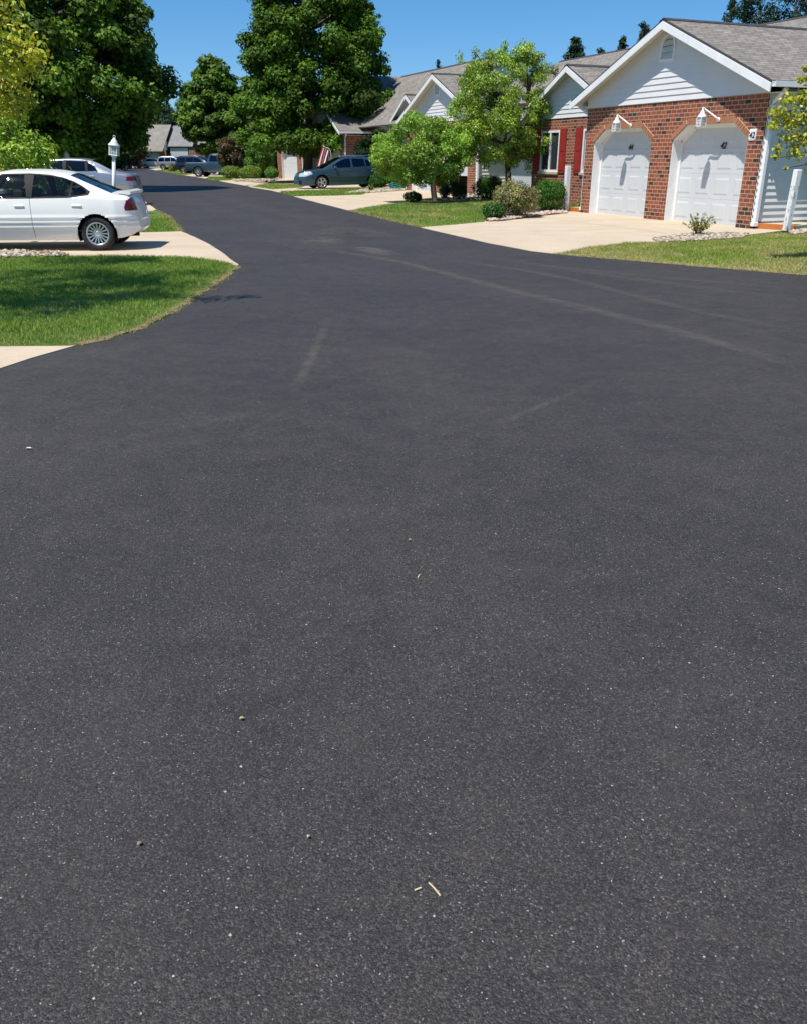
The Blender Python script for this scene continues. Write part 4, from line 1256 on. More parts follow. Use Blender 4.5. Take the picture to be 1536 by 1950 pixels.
    if 'mirror' in sp:
        hx, hz = sp['mirror']
        for s_ in (1, -1):
            m2 = MB(); yy = s_ * (np.interp(hx, X, w) + .06)
            m2.box(hx - .05, hx + .06, yy - .09, yy + .09, hz - .06, hz + .07, 0, None, .035); m2.build('wing_mirror', M_DARK if sp.get('darkmir') else pm, C)
    return C

WHITE = dict(
 top=[(-.82, .42), (-.815, .60), (-.78, .66), (-.74, .84), (-.70, .93), (-.55, .955), (-.34, .975), (-.16, 1.05), (.02, 1.125), (.20, 1.20), (.37, 1.275), (.52, 1.325), (.74, 1.355), (1.1, 1.365), (1.5, 1.36), (1.85, 1.31), (2.1, 1.20), (2.75, .935), (3.1, .88), (3.5, .76), (3.62, .60), (3.64, .40)],
 belt=[(-.82, .55), (-.7, .88), (0, .92), (1.2, .905), (2.6, .86), (3.5, .66)],
 bot=[(-.82, .40), (-.78, .32), (-.64, .26), (-.42, .22), (.4, .19), (1.7, .20), (3.2, .22), (3.64, .30)],
 half=[(-.82, .50), (-.79, .62), (-.73, .71), (-.60, .79), (-.35, .855), (.4, .88), (1.8, .88), (2.9, .86), (3.4, .78), (3.64, .58)],
 ribs=[(.585, .022, .017), (.505, .022, .017), (.425, .022, .017)], deckw=.86, roofw=.66, sig=.03,
 seams=[1.10, 2.12], seamz=.25,
 arches=[(0, .30, .345), (2.62, .30, .345)], tyre=(.30, .20), rim=(16, .010, .013), rimr=.205,
 doors=[('rear_door', [(1.098, 1.4), (1.098, .24), (.42, .24), (.36, .40), (.30, .52), (.14, .74), (.02, .93), (.3, 1.4)]), ('front_door', [(1.102, 1.4), (1.102, .24), (2.11, .24), (2.11, 1.4)])],
 trim=[[(2.30, .90), (1.95, 1.20), (1.60, 1.312), (1.10, 1.322), (.74, 1.295), (.52, 1.252), (.33, 1.18), (.19, 1.105), (.05, 1.015), (.08, .955), (.42, .915), (1.1, .905)]],
 wins=[[(1.02, 1.295), (.74, 1.272), (.52, 1.232), (.385, 1.18), (.42, .945), (1.06, .93)], [(.35, 1.165), (.21, 1.092), (.115, 1.02), (.135, .975), (.385, .948)], [(1.19, 1.297), (1.58, 1.288), (1.90, 1.18), (2.18, .93), (1.15, .93)]],
 screens=[('rear_window', -.30, .42, .075), ('windscreen', 2.0, 2.72, .07)],
 lights=[('tail_light', [(-.92, .69), (-.60, .69), (-.57, .74), (-.63, .85), (-.72, .915), (-.92, .93)], M_RED, .44, 2), ('headlight', [(3.30, .56), (3.75, .52), (3.75, .72), (3.30, .72)], M_CLEAR, .35, 2)],
 handles=[(.30, .785), (1.29, .785)], seats=[.55, 1.45], mirror=(2.12, .95), gh=.36)
def squeeze(pts): return [((x if x > -.38 else -.38 + (x + .38) * .70), z) for x, z in pts]
for k_ in ('top', 'belt', 'bot', 'half'): WHITE[k_] = squeeze(WHITE[k_])
WHITE['lights'] = [(l_[0], squeeze(l_[1]) if l_[0] == 'tail_light' else l_[1]) + l_[2:] for l_ in WHITE['lights']]
white_pos = G(185, 479); white_pos.y += .845
wc = make_car('parked_sedan', 'white four door sedan with low spoiler and dark tail light on the left drive', 'car', WHITE, (white_pos.x - .035, white_pos.y - .03, .007), R(180 + 6.0), P_WHITE, M_CGLASS)
wc.scale = (.955, .955, .955)
mb = MB()                                   # rear spoiler
sp_ = [(-.74, .975), (-.72, 1.005), (-.58, 1.028), (-.45, 1.015), (-.39, .985), (-.55, .972), (-.70, .955)]
sp_ = squeeze(sp_)
mb.prism([(x, -.62, z) for x, z in sp_][::-1], (0, 1.24, 0))
for y in (-.58, .52): mb.box(-.57, -.45, y, y + .06, .93, .985)
mb.build('spoiler', P_WHITE, wc)
mb = MB(); mb.tube([(-.68, .50, .27), (-.4, .50, .27)], .035, 10); mb.build('exhaust', M_DARK, wc)

SILVER = dict(WHITE)
SILVER.update(
 top=[(-1.10, .45), (-1.09, .75), (-1.05, .93), (-.98, 1.02), (-.6, 1.09), (-.45, 1.12), (-.25, 1.20), (.09, 1.375), (.26, 1.44), (.55, 1.485), (1.0, 1.50), (1.5, 1.48), (1.85, 1.42), (2.2, 1.28), (2.8, 1.02), (3.2, .98), (3.7, .86), (3.85, .70), (3.88, .45)],
 belt=[(-1.1, .6), (-.95, .97), (0, 1.06), (1.4, 1.06), (2.7, 1.0), (3.7, .75)],
 bot=[(-1.1, .42), (-.9, .34), (-.42, .26), (.4, .22), (2.3, .22), (3.3, .26), (3.88, .36)],
 half=[(-1.1, .72), (-1.05, .80), (-.85, .88), (-.3, .92), (2.9, .92), (3.5, .84), (3.88, .62)],
 ribs=[(.66, .03, .012)], deckw=.87, roofw=.70, sig=.04, seams=[1.15], seamz=.3,
 arches=[(0, .33, .375), (2.78, .33, .375)], tyre=(.325, .20), rim=(12, .014, .02), rimr=.20, dx=.03, res=.7,
 doors=[('rear_door', [(1.146, 1.5), (1.146, .26), (.46, .26), (.40, .6), (.1, 1.05), (.3, 1.5)]), ('front_door', [(1.154, 1.5), (1.154, .26), (2.2, .26), (2.2, 1.5)])],
 trim=[[(2.4, 1.06), (1.95, 1.34), (1.6, 1.43), (1.0, 1.45), (.46, 1.43), (.20, 1.28), (.06, 1.085), (.5, 1.075)]],
 wins=[[(1.08, 1.43), (.50, 1.41), (.47, 1.10), (1.10, 1.10)], [(.40, 1.38), (.24, 1.28), (.12, 1.11), (.40, 1.10)], [(1.20, 1.43), (1.55, 1.41), (1.88, 1.33), (2.25, 1.10), (1.20, 1.10)]],
 screens=[('rear_window', -.40, .25, .09), ('windscreen', 2.0, 2.75, .08)],
 lights=[('tail_light', [(-1.2, .78), (-.80, .80), (-.84, .93), (-1.2, .95)], M_RED, .4, 2), ('headlight', [(3.5, .66), (4, .62), (4, .80), (3.5, .80)], M_CLEAR, .35, 2)],
 handles=[(.28, .95), (1.33, .95)], seats=[.6, 1.5], mirror=(2.2, 1.08), gh=.40)
make_car('parked_sedan', 'silver four door sedan parked behind the white lamp post on the left', 'car', SILVER, (-10.32, 31.0, .007), R(180 + 9), P_SILVER, M_CGLASSD)

VIBE = dict(
 top=[(-.72, .40), (-.71, .62), (-.66, .80), (-.58, 1.00), (-.46, 1.20), (-.30, 1.38), (-.12, 1.50), (.1, 1.56), (.7, 1.60), (1.2, 1.60), (1.55, 1.575), (1.85, 1.50), (2.2, 1.33), (2.85, 1.00), (3.1, .965), (3.5, .92), (3.8, .84), (4.0, .72), (4.06, .55), (4.07, .30)],
 belt=[(-.72, .55), (-.5, 1.0), (0, 1.10), (1.2, 1.04), (2.8, .955), (3.5, .86), (4.0, .6)],
 bot=[(-.72, .38), (-.55, .28), (-.4, .22), (2.4, .16), (3.2, .18), (3.9, .15), (4.07, .22)],
 half=[(-.72, .66), (-.66, .76), (-.45, .84), (-.1, .88), (2.9, .88), (3.5, .84), (3.85, .74), (4.07, .50)],
 ribs=[(.62, .03, .012), (.24, .05, .02)], deckw=.88, roofw=.70, sig=.035, seams=[1.22, .12], seamz=.24, dx=.03, res=.8,
 arches=[(0, .33, .40), (2.92, .33, .39)], tyre=(.325, .21), rim=(5, .035, .05), rimr=.235,
 doors=[('rear_door', [(1.216, 1.55), (1.216, .2), (.42, .2), (.40, .6), (.13, .9), (.13, 1.55)]), ('front_door', [(1.224, 1.55), (1.224, .2), (2.35, .2), (2.35, 1.55)])],
 wins=[[(1.19, 1.50), (.50, 1.48), (.46, 1.11), (1.16, 1.06)], [(.43, 1.46), (-.10, 1.38), (-.20, 1.26), (-.10, 1.14), (.41, 1.10)], [(1.28, 1.50), (1.60, 1.475), (1.95, 1.34), (2.30, 1.13), (2.22, 1.03), (1.28, 1.06)]],
 screens=[('rear_window', -.55, -.16, .10), ('windscreen', 1.75, 2.85, .08)],
 lights=[('tail_light', [(-.8, .76), (-.50, .80), (-.42, 1.10), (-.52, 1.14), (-.8, 1.0)], M_RED, .45, 2), ('headlight', [(3.42, .74), (3.5, .86), (3.72, .86), (4.1, .72), (4.1, .60), (3.80, .62)], M_CLEAR, .35, 2), ('air_intake', [(3.85, .22), (4.2, .22), (4.2, .42), (3.92, .42)], M_DARK, 0, .62)],
 handles=[(1.30, .90), (.28, .96)], seats=[.7, 1.7], mirror=(2.18, 1.08), gh=.46, crown=.03)
vp = G(614, 360); off = 2.92
hv = math.atan2(-IV.y, -IV.x)
fwd = Vector((math.cos(hv), math.sin(hv), 0)); left = Vector((-fwd.y, fwd.x, 0))
vloc = vp - fwd * off - left * .80
vc = make_car('parked_wagon', 'blue grey compact wagon with roof rails parked facing the road', 'car', VIBE, (vloc.x, vloc.y, .007), hv, P_BLUE, M_CGLASSD)
for s_ in (1, -1):
    mb = MB(); mb.tube([(.0, s_ * .56, 1.60), (.05, s_ * .56, 1.645), (.3, s_ * .56, 1.66), (1.2, s_ * .56, 1.66), (1.45, s_ * .56, 1.645), (1.5, s_ * .56, 1.59)], .022, 8); mb.build('roof_rail', M_CHROME, vc)

TRUCK = dict(
 top=[(-1.25, .55), (-1.24, .95), (-1.22, 1.19), (-1.0, 1.20), (.92, 1.21), (.95, 1.28), (1.02, 1.70), (1.10, 1.84), (1.4, 1.90), (2.1, 1.90), (2.4, 1.80), (2.98, 1.34), (3.2, 1.27), (3.9, 1.20), (4.15, 1.10), (4.25, .9), (4.27, .5)],
 belt=[(-1.25, .9), (-1.1, 1.16), (.9, 1.18), (1.0, 1.22), (2.9, 1.22), (3.9, 1.1), (4.2, .9)],
 bot=[(-1.25, .55), (-1.0, .48), (.5, .42), (3.0, .40), (4.27, .42)],
 half=[(-1.25, .88), (-1.1, .94), (3.4, .95), (3.9, .92), (4.27, .80)],
 deckw=.93, roofw=.74, sig=.025, seams=[1.0, 2.15], seamz=.5, dx=.03, res=.7,
 arches=[(0, .40, .48), (3.45, .40, .48)], tyre=(.40, .25), rim=(6, .045, .055), rimr=.25,
 doors=[('front_door', [(2.144, 1.8), (2.144, .5), (1.004, .5), (1.004, 1.8)])],
 wins=[[(1.16, 1.76), (2.02, 1.76), (2.05, 1.25), (1.12, 1.25)], [(2.08, 1.74), (2.30, 1.68), (2.62, 1.40), (2.62, 1.27), (2.10, 1.25)]],
 screens=[('windscreen', 2.35, 3.0, .08), ('rear_window', .96, 1.07, .16), ('cargo_bed', -1.16, .88, .06)],
 lights=[('tail_light', [(-1.4, .85), (-1.10, .85), (-1.10, 1.16), (-1.4, 1.16)], M_RED, .60, 2), ('headlight', [(4.0, .82), (4.4, .82), (4.4, 1.02), (4.0, 1.02)], M_CLEAR, .45, 2)],
 handles=[(1.15, 1.12)], hmat=M_CHROME, seats=[1.5], floor=.6, mirror=(2.35, 1.30), gh=.5)
tp = G(379, 337)
ht = math.atan2(-.20, .98); fwd = Vector((math.cos(ht), math.sin(ht), 0)); left = Vector((-fwd.y, fwd.x, 0))
tl = tp + left * .86
tk = make_car('pickup_truck', 'blue pickup truck with red tail lights seen from its rear quarter', 'truck', TRUCK, (tl.x, tl.y, .007), ht, P_TRUCK, M_CGLASSD)
mb = MB(); mb.box(-1.36, -1.22, -.9, .9, .50, .66, 0, None, .03); mb.build('rear_bumper', M_CHROME, tk)
mb = MB(); mb.box(1.0, 2.4, -1.02, -.94, .40, .45); mb.box(1.0, 2.4, .94, 1.02, .40, .45); mb.build('side_step', M_CHROME, tk)

SUV = dict(
 top=[(-.95, .50), (-.94, .95), (-.85, 1.15), (-.72, 1.50), (-.60, 1.70), (-.2, 1.78), (1.2, 1.80), (1.7, 1.74), (2.0, 1.60), (2.6, 1.18), (3.2, 1.10), (3.6, .98), (3.7, .75), (3.72, .45)],
 belt=[(-.95, .7), (-.8, 1.06), (2.5, 1.06), (3.5, .95)], bot=[(-.95, .48), (-.5, .38), (3.0, .36), (3.72, .42)],
 half=[(-.95, .78), (-.85, .86), (-.5, .90), (3.0, .90), (3.4, .84), (3.72, .70)], deckw=.88, roofw=.74, sig=.03, dx=.05, res=.45,
 arches=[(0, .37, .43), (2.75, .37, .43)], tyre=(.37, .22), rim=(5, .04, .05), rimr=.23,
 wins=[[(-.55, 1.56), (.25, 1.62), (.25, 1.12), (-.62, 1.12)], [(.33, 1.63), (1.12, 1.64), (1.12, 1.12), (.33, 1.12)], [(1.2, 1.64), (1.62, 1.60), (2.2, 1.14), (1.2, 1.12)]],
 screens=[('rear_window', -.82, -.58, .10), ('windscreen', 1.75, 2.5, .08)],
 lights=[('tail_light', [(-1.1, .86), (-.80, .86), (-.74, 1.2), (-1.1, 1.1)], M_RED, .5, 2), ('headlight', [(3.4, .78), (3.9, .78), (3.9, .98), (3.4, .98)], M_CLEAR, .4, 2)],
 handles=[(1.28, .98), (.4, .98)], seats=[.6, 1.5], floor=.5, gh=.5)
p = G(352, 331.5)
make_car('parked_suv', 'dark navy sport utility vehicle parked just left of the blue pickup', 'car', SUV, (p.x, p.y + 1.0, .007), R(-8), P_NAVY, M_CGLASSD)
p = G(312, 324)
SUV2 = dict(SUV); SUV2['panels'] = [('side_cladding', [(-1, .3), (-1, .62), (3.8, .62), (3.8, .3)], M_RIM)]
make_car('parked_suv', 'silver sport utility vehicle parked near the far grey roofed house', 'car', SUV2, (p.x, p.y + 1.0, .007), R(-4), P_SILVER, M_CGLASSD)
p = G(277, 320.5)
FARS = dict(SILVER); FARS.update(dx=.06, res=.4)
make_car('parked_sedan', 'small pale sedan farthest along the street in front of the far house', 'car', FARS, (p.x, p.y + 1.0, .007), R(4), P_PEARL, M_CGLASSD)
p = G(246, 321)
make_car('parked_suv', 'black sport utility vehicle seen from behind at the shaded end of the road', 'car', SUV, (p.x + .2, p.y + 2, .007), R(100), P_BLACK, M_CGLASSD)
# ------------------------------------------------------------ trees and shrubs
def foliage_arrays(blobs, n, size, cols, seed, shell=0.5, up=0.5, aspect=0.55, droop=0.0, tint=0.12, wpow=2.0, lowcut=-1.0):
    g = np.random.default_rng(seed)
    B = np.asarray(blobs, float)
    wt = (B[:, 3] * B[:, 4] + B[:, 3] * B[:, 5]) ** (wpow / 2); wt /= wt.sum()
    bi = g.choice(len(B), n, p=wt)
    d = g.normal(size=(n, 3)); d /= np.linalg.norm(d, axis=1)[:, None]
    flip = (d[:, 2] < lowcut); d[flip, 2] *= -1
    r = shell + (1 - shell) * g.random(n) ** 0.7
    r *= 1 + g.normal(0, .07, n)
    c = B[bi, :3] + d * r[:, None] * B[bi, 3:6]
    nrm = d * .7 + np.array([0, 0, up]) + g.normal(size=(n, 3)) * .45
    nrm /= np.linalg.norm(nrm, axis=1)[:, None]
    t = np.cross(nrm, g.normal(size=(n, 3))); t /= np.linalg.norm(t, axis=1)[:, None]
    t[:, 2] -= droop; t /= np.linalg.norm(t, axis=1)[:, None]
    b = np.cross(nrm, t)
    s = size * g.uniform(.6, 1.35, n)[:, None]
    V = np.zeros((n, 4, 3))
    V[:, 0] = c - t * s * .5
    V[:, 1] = c + b * s * aspect * .5 + nrm * s * .10 - t * s * .05
    V[:, 2] = c + t * s * .55 - nrm * s * .05
    V[:, 3] = c - b * s * aspect * .5 + nrm * s * .10 - t * s * .05
    cc = np.asarray(cols, float)
    tb = 1 + g.normal(0, tint, (len(B), 1))
    ci = g.integers(0, len(cc), n); k = g.random((n, 1))
    col = (cc[ci] * k + cc[g.integers(0, len(cc), n)] * (1 - k)) * g.uniform(.75, 1.25, (n, 1)) * tb[bi]
    return V.reshape(-1, 3), np.arange(n * 4).reshape(n, 4), np.repeat(np.clip(col, .004, .9), 4, 0)
def crown_blobs(c, prof, nb, rb, seed, flat=.7, fill=0.45, sx=1.0, sy=1.0):
    """prof: [(z, radius)] relative to c; returns ellipsoids inside the envelope"""
    g = np.random.default_rng(seed)
    p = np.array(prof); z0, z1 = p[0, 0], p[-1, 0]
    out = []; tries = 0
    while len(out) < nb and tries < nb * 200:
        tries += 1
        z = g.uniform(z0, z1); rr = np.interp(z, p[:, 0], p[:, 1])
        if g.random() > (rr / p[:, 1].max()): continue
        q = g.uniform(*rb)
        a = g.random() * 6.2832
        rad = max(0, rr - q * .75) * (fill + (1 - fill) * g.random()) ** .5
        pos = np.array([c[0] + math.cos(a) * rad * sx, c[1] + math.sin(a) * rad * sy, c[2] + z])
        if any(np.linalg.norm(pos - o[:3]) < .42 * (q + o[3]) for o in out): continue
        out.append(np.array([*pos, q * g.uniform(.85, 1.25), q * g.uniform(.85, 1.25), q * flat * g.uniform(.8, 1.2)]))
    return np.array(out)
def trunk_mesh(parent, base, top, r0, blobs, nl, seed, fork=None, stems=1, m=None, lift=0.25):
    g = random.Random(seed)
    mb = MB()
    base = Vector(base); top = Vector(top)
    stemtops = []
    fz = fork if fork is not None else 0.45
    fpt = base.lerp(top, fz)
    def wob(a, b, n, amp):
        pts = []
        for i in range(n + 1):
            q = a.lerp(b, i / n)
            if 0 < i < n: q += Vector((g.uniform(-amp, amp), g.uniform(-amp, amp), 0))
            pts.append(q)
        return pts
    tp_ = wob(base, fpt, 4, r0 * .35)
    mb.tube([base + Vector((0, 0, -.05))] + tp_, [r0 * 1.5] + [r0 * (1.12 - .3 * i / 4) for i in range(5)], 10)
    bl = sorted(blobs, key=lambda b: -b[3]) if len(blobs) else []
    pick = g.sample(list(bl), min(nl, len(bl)))
    mains = []
    for i in range(max(1, stems)):
        a = 6.283 * i / max(1, stems) + g.uniform(-.4, .4)
        sp2 = 0 if stems == 1 else .32 * (top - fpt).length
        e = top + Vector((math.cos(a) * sp2, math.sin(a) * sp2, 0))
        pts = wob(fpt - Vector((0, 0, r0 * .5)), e, 5, r0 * .8)
        rr = r0 * (.82 if stems == 1 else .6)
        mb.tube(pts, [rr * (1 - .8 * k / 5) for k in range(6)], 8); mains.append(pts)
    for b in pick:
        tgt = Vector(b[:3])
        pts0 = min(mains, key=lambda p: min((Vector(q) - tgt).length for q in p))
        cand = [q for q in pts0 if q.z < tgt.z] or [pts0[0]]
        s = min(cand, key=lambda q: (q - tgt).length + 0.3 * abs(q.z - tgt.z))
        midp = s.lerp(tgt, .5) + Vector((g.uniform(-.1, .1), g.uniform(-.1, .1), lift * (tgt - s).length * .4))
        ln = (tgt - s).length
        r = min(r0 * .42, .03 * ln + .01)
        mb.tube([s, s.lerp(midp, .6), midp, tgt], [r, r * .8, r * .55, r * .2], 6)
    o = mb.build('trunk', m or M_BARK, parent)
    return o
def tree(name, label, cat, base, crown, nleaf, size, cols, seed, r0=.2, leafm=None, fork=.45, stems=1, nl=14, group=None, shell=.45, up=.5, aspect=.55, droop=0., top=None, tint=.12, trunk=True, wpow=2.0):
    base = Vector(base)
    T = empty(name, base, 0, label, cat, group)
    rel = crown.copy(); rel[:, :3] -= np.array(base)
    if trunk:
        tz = top if top is not None else np.percentile(rel[:, 2], 80)
        mx, my = np.average(rel[:, 0]), np.average(rel[:, 1])
        trunk_mesh(T, (0, 0, 0), (mx * .8, my * .8, tz), r0, rel, nl, seed, fork, stems)
    V, F, c = foliage_arrays(rel, nleaf, size, cols, seed + 100, shell, up, aspect, droop, tint, wpow)
    np_obj('crown', V, F, leafm or M_LEAF, c, T)
    return T
MAPLE = ((.050, .105, .010), (.078, .150, .014), (.108, .190, .020), (.058, .120, .014))
MAPLE2 = ((.065, .130, .014), (.095, .175, .020), (.130, .215, .026), (.075, .145, .020))
LIME = ((.24, .38, .045), (.17, .31, .035), (.31, .45, .06), (.11, .23, .03))
MIDG = ((.17, .30, .04), (.11, .22, .03), (.27, .39, .05), (.40, .46, .05))
GOLD = ((.46, .44, .035), (.38, .39, .03), (.56, .50, .05), (.27, .34, .03))
YEW = ((.018, .062, .010), (.03, .09, .014), (.045, .12, .018))
def bush(name, label, base, rx, ry, h, n, size, cols, seed, leafm=None, group=None, lumps=10, shell=.75, up=.45, aspect=.5, cat='shrub', stems=False, droop=0, tint=.1):
    g = np.random.default_rng(seed); base = Vector(base)
    bl = [[0, 0, h * .50, rx * .86, ry * .86, h * .50]]
    for i in range(lumps):
        a = g.random() * 6.283; e = g.uniform(-.2, .9)
        ce = math.sqrt(max(0, 1 - e * e))
        q = g.uniform(.25, .42)
        bl.append([math.cos(a) * ce * rx * .68, math.sin(a) * ce * ry * .68, h * (.5 + .30 * e), rx * q, ry * q, h * q * .8])
    T = empty(name, base, 0, label, cat, group)
    V, F, c = foliage_arrays(bl, n, size, cols, seed + 9, shell, up, aspect, droop, tint)
    V[:, 2] = np.maximum(V[:, 2], .01)
    np_obj('foliage', V, F, leafm or M_LEAF, c, T)
    mb = MB(); r_ = random.Random(seed)
    for i in range(7):
        a = r_.uniform(0, 6.28); q = r_.uniform(.2, .7)
        mb.tube([(math.cos(a) * .05, math.sin(a) * .05, -.02), (math.cos(a) * rx * q * .5, math.sin(a) * ry * q * .5, h * .35), (math.cos(a) * rx * q, math.sin(a) * ry * q, h * .72)], [.022, .015, .006], 5)
    # a dense inner mass of twigs keeps it from being see-through
    mb.build('stems', M_BARK, T)
    return T
def px_w(px, Y): return px / 1716.0 * Y       # rough metres for a width in photograph pixels

# large maple by the street, middle of the picture
b = G(588, 347); b.z = 0
c0 = AT(598, 140, b.y)
prof = [(-4.6, 1.6), (-3.9, 4.6), (-2.2, 5.5), (-.3, 5.2), (1.3, 5.0), (3.0, 4.7), (4.6, 3.6), (6.2, 1.6)]
cr = crown_blobs((c0.x, b.y, c0.z), prof, 230, (.5, 1.1), 3, .8, .35)
ext = []
for px, py, Y_, r_ in ((680, 235, 60, 1.1), (705, 215, 59, .9), (722, 195, 59, .9), (738, 180, 59.5, .6), (690, 262, 61, 1.0), (655, 262, 59, 1.1), (725, 240, 60, .8), (742, 205, 59, .5), (640, 272, 57, .9), (700, 190, 57, 1.0), (470, 262, 60, 1.0), (500, 270, 58, .9), (545, 268, 57, .9), (585, 262, 57, 1.0), (615, 268, 57, .8)):
    q = AT(px, py, Y_); ext.append([q.x, q.y, q.z, r_, r_, r_ * .6])
cr = np.concatenate([cr, np.array(ext)])
tree('maple_tree', 'tall dark green maple overhanging the blue wagon and the shaded house', 'tree', b, cr, 125000, .20, MAPLE, 31, .30, M_LEAFD, .35, 1, 40, shell=.25, up=.55, aspect=.8, tint=.25)
# second maple behind the truck
b = G(425, 336.5); Y = 88
c0 = AT(412, 215, Y)
b = Vector((c0.x, Y, 0))
prof = [(-3.6, 1.6), (-2.6, 3.6), (-.5, 4.1), (1.5, 3.3), (3.2, 2.2), (4.6, .8)]
cr = crown_blobs((c0.x, Y, c0.z), prof, 80, (.6, 1.15), 5, .62, .4)
tree('maple_tree', 'mid green round maple behind the blue pickup truck', 'tree', b, cr, 30000, .32, MAPLE2, 33, .22, M_LEAFD, .35, 1, 14, shell=.3, up=.6, aspect=.8, tint=.22)
c0 = AT(500, 225, 84)
cr = crown_blobs((c0.x, 84, c0.z), [(-3.2, 2.0), (-1.5, 3.2), (0.5, 3.2), (2.6, 2.2), (4.2, .8)], 55, (.6, 1.1), 6, .62, .4)
tree('maple_tree', 'leafy tree filling the gap between the two dark maples', 'tree', (c0.x, 84, 0), cr, 20000, .30, MAPLE2, 34, .2, M_LEAFD, .35, 1, 10, shell=.3, up=.6, aspect=.8, tint=.22)
# big spreading maple on the left
Y = 46
c0 = AT(105, 120, Y)
prof = [(-4.2, 1.8), (-3.3, 4.2), (-2.0, 5.6), (0, 6.0), (2.0, 5.3), (3.6, 4.2), (5.0, 2.6), (5.8, 1.0)]
cr = crown_blobs((c0.x, Y, c0.z), prof, 240, (.5, 1.1), 8, .8, .4)
tree('maple_tree', 'huge spreading maple over the left side of the street', 'tree', (c0.x, Y, 0), cr, 115000, .21, MAPLE2, 36, .34, M_LEAFD, .35, 1, 40, shell=.25, up=.6, aspect=.8, tint=.28)

# two ornamental trees in front of the second house
b = G(827, 386)
c0 = AT(805, 287, b.y)
prof = [(-1.05, 1.0), (-.75, 1.75), (-.2, 1.98), (.3, 1.85), (.75, 1.35), (1.1, .5)]
cr = crown_blobs((c0.x, b.y, c0.z), prof, 85, (.22, .42), 9, .75, .5)
tree('ornamental_tree', 'low wide lime green tree with dark twin trunk on the mulch', 'tree', b, cr, 30000, .10, LIME, 37, .105, M_LEAF, .42, 2, 26, shell=.35, up=.35, aspect=.45, droop=.45, top=c0.z + .2, tint=.16)
b = G(966, 383)
c0 = AT(960, 212, b.y)
prof = [(-1.75, .7), (-1.2, 2.0), (-.4, 2.35), (.4, 2.15), (1.1, 1.9), (1.7, 1.5), (2.0, 1.0)]
cr = crown_blobs((c0.x, b.y, c0.z), prof, 190, (.20, .40), 10, .85, .3)
g = np.random.default_rng(77); ex = []
for px, py in ((905, 100), (935, 105), (960, 90), (1000, 100), (1020, 110), (1055, 135), (1072, 150), (875, 110), (1040, 210), (1062, 230), (1010, 300), (1005, 318), (925, 312)):
    q = AT(px, py, b.y + g.uniform(-.6, .6)); ex.append([q.x, q.y, q.z, .17, .17, .24])
cr = np.concatenate([cr, np.array(ex)])
tree('ornamental_tree', 'taller airy green tree with forked trunk before the grey sided wall', 'tree', b, cr, 56000, .085, MIDG, 38, .13, M_LEAF, .30, 3, 40, shell=.25, up=.3, aspect=.5, droop=.35, top=c0.z + .4, tint=.28)

# near golden trees at both edges of the picture
def golden(label, base, blobs, n, seed, size=.062):
    return tree('golden_tree', label, 'tree', base, np.array(blobs), n, size, GOLD, seed, .06, M_LEAF, .4, 3, len(blobs), shell=.1, up=.25, aspect=.62, droop=.2, tint=.18, wpow=1.6)
g = np.random.default_rng(4)
bl = []
for px, py, Y, r in ((40, 85, 10.2, .30), (70, 100, 10.0, .20), (20, 130, 10.3, .36), (60, 125, 10.4, .25), (5, 20, 10.2, .22), (0, 165, 10.0, .35), (20, 190, 10.2, .28), (55, 190, 10.3, .14), (-40, 60, 10.4, .5), (-80, 130, 10.5, .6), (-60, 200, 10.2, .45), (-30, 0, 10.3, .45), (30, 215, 10.4, .14)):
    q = AT(px, py, Y + 2.4); r *= 1.2; bl.append([q.x, q.y, q.z, r, r, r * .7])
for i in range(75):
    a = g.random() * 6.283; rr = math.sqrt(g.random()) * 2.5; z = g.uniform(4.4, 7.4)
    bl.append([-7.2 + math.cos(a) * rr, 8.2 + math.sin(a) * rr * .8, z, .5, .5, .35])
bl += [[-3.85, 8.2, 4.6, .34, .34, .22], [-4.3, 8.3, 4.5, .4, .4, .25], [-4.8, 8.25, 4.6, .45, .4, .3], [-3.5, 8.3, 4.7, .2, .2, .15]]
golden('golden leaved tree reaching in over the left lawn at the upper left edge', (-7.3, 8.6, 0), bl, 30000, 51, .07)
bl = []
for px, py, Y, r in ((1478, 215, 13.6, .16), (1500, 230, 13.6, .2), (1525, 225, 13.7, .24), (1470, 240, 13.5, .10), (1500, 262, 13.6, .17), (1530, 265, 13.7, .22), (1480, 285, 13.5, .10), (1475, 300, 13.5, .07), (1515, 290, 13.6, .16), (1500, 190, 13.6, .12), (1530, 190, 13.7, .2), (1525, 150, 13.7, .08), (1535, 130, 13.7, .08), (1495, 320, 13.6, .03), (1560, 180, 13.8, .4), (1570, 240, 13.8, .45), (1600, 150, 14.0, .5), (1600, 290, 14.0, .4), (1650, 220, 14.1, .6), (1545, 320, 13.7, .14)):
    q = AT(px, py, Y); bl.append([q.x, q.y, q.z, r, r, r * .75])
for i in range(22):
    a = g.random() * 6.283; rr = math.sqrt(g.random()) * .95; z = g.uniform(1.7, 3.6)
    bl.append([7.9 + math.cos(a) * rr, 14.1 + math.sin(a) * rr, z, .3, .3, .22])
golden('golden leaved tree at the right edge in front of the garage roof', (7.9, 14.1, 0), bl, 11000, 52, .06)

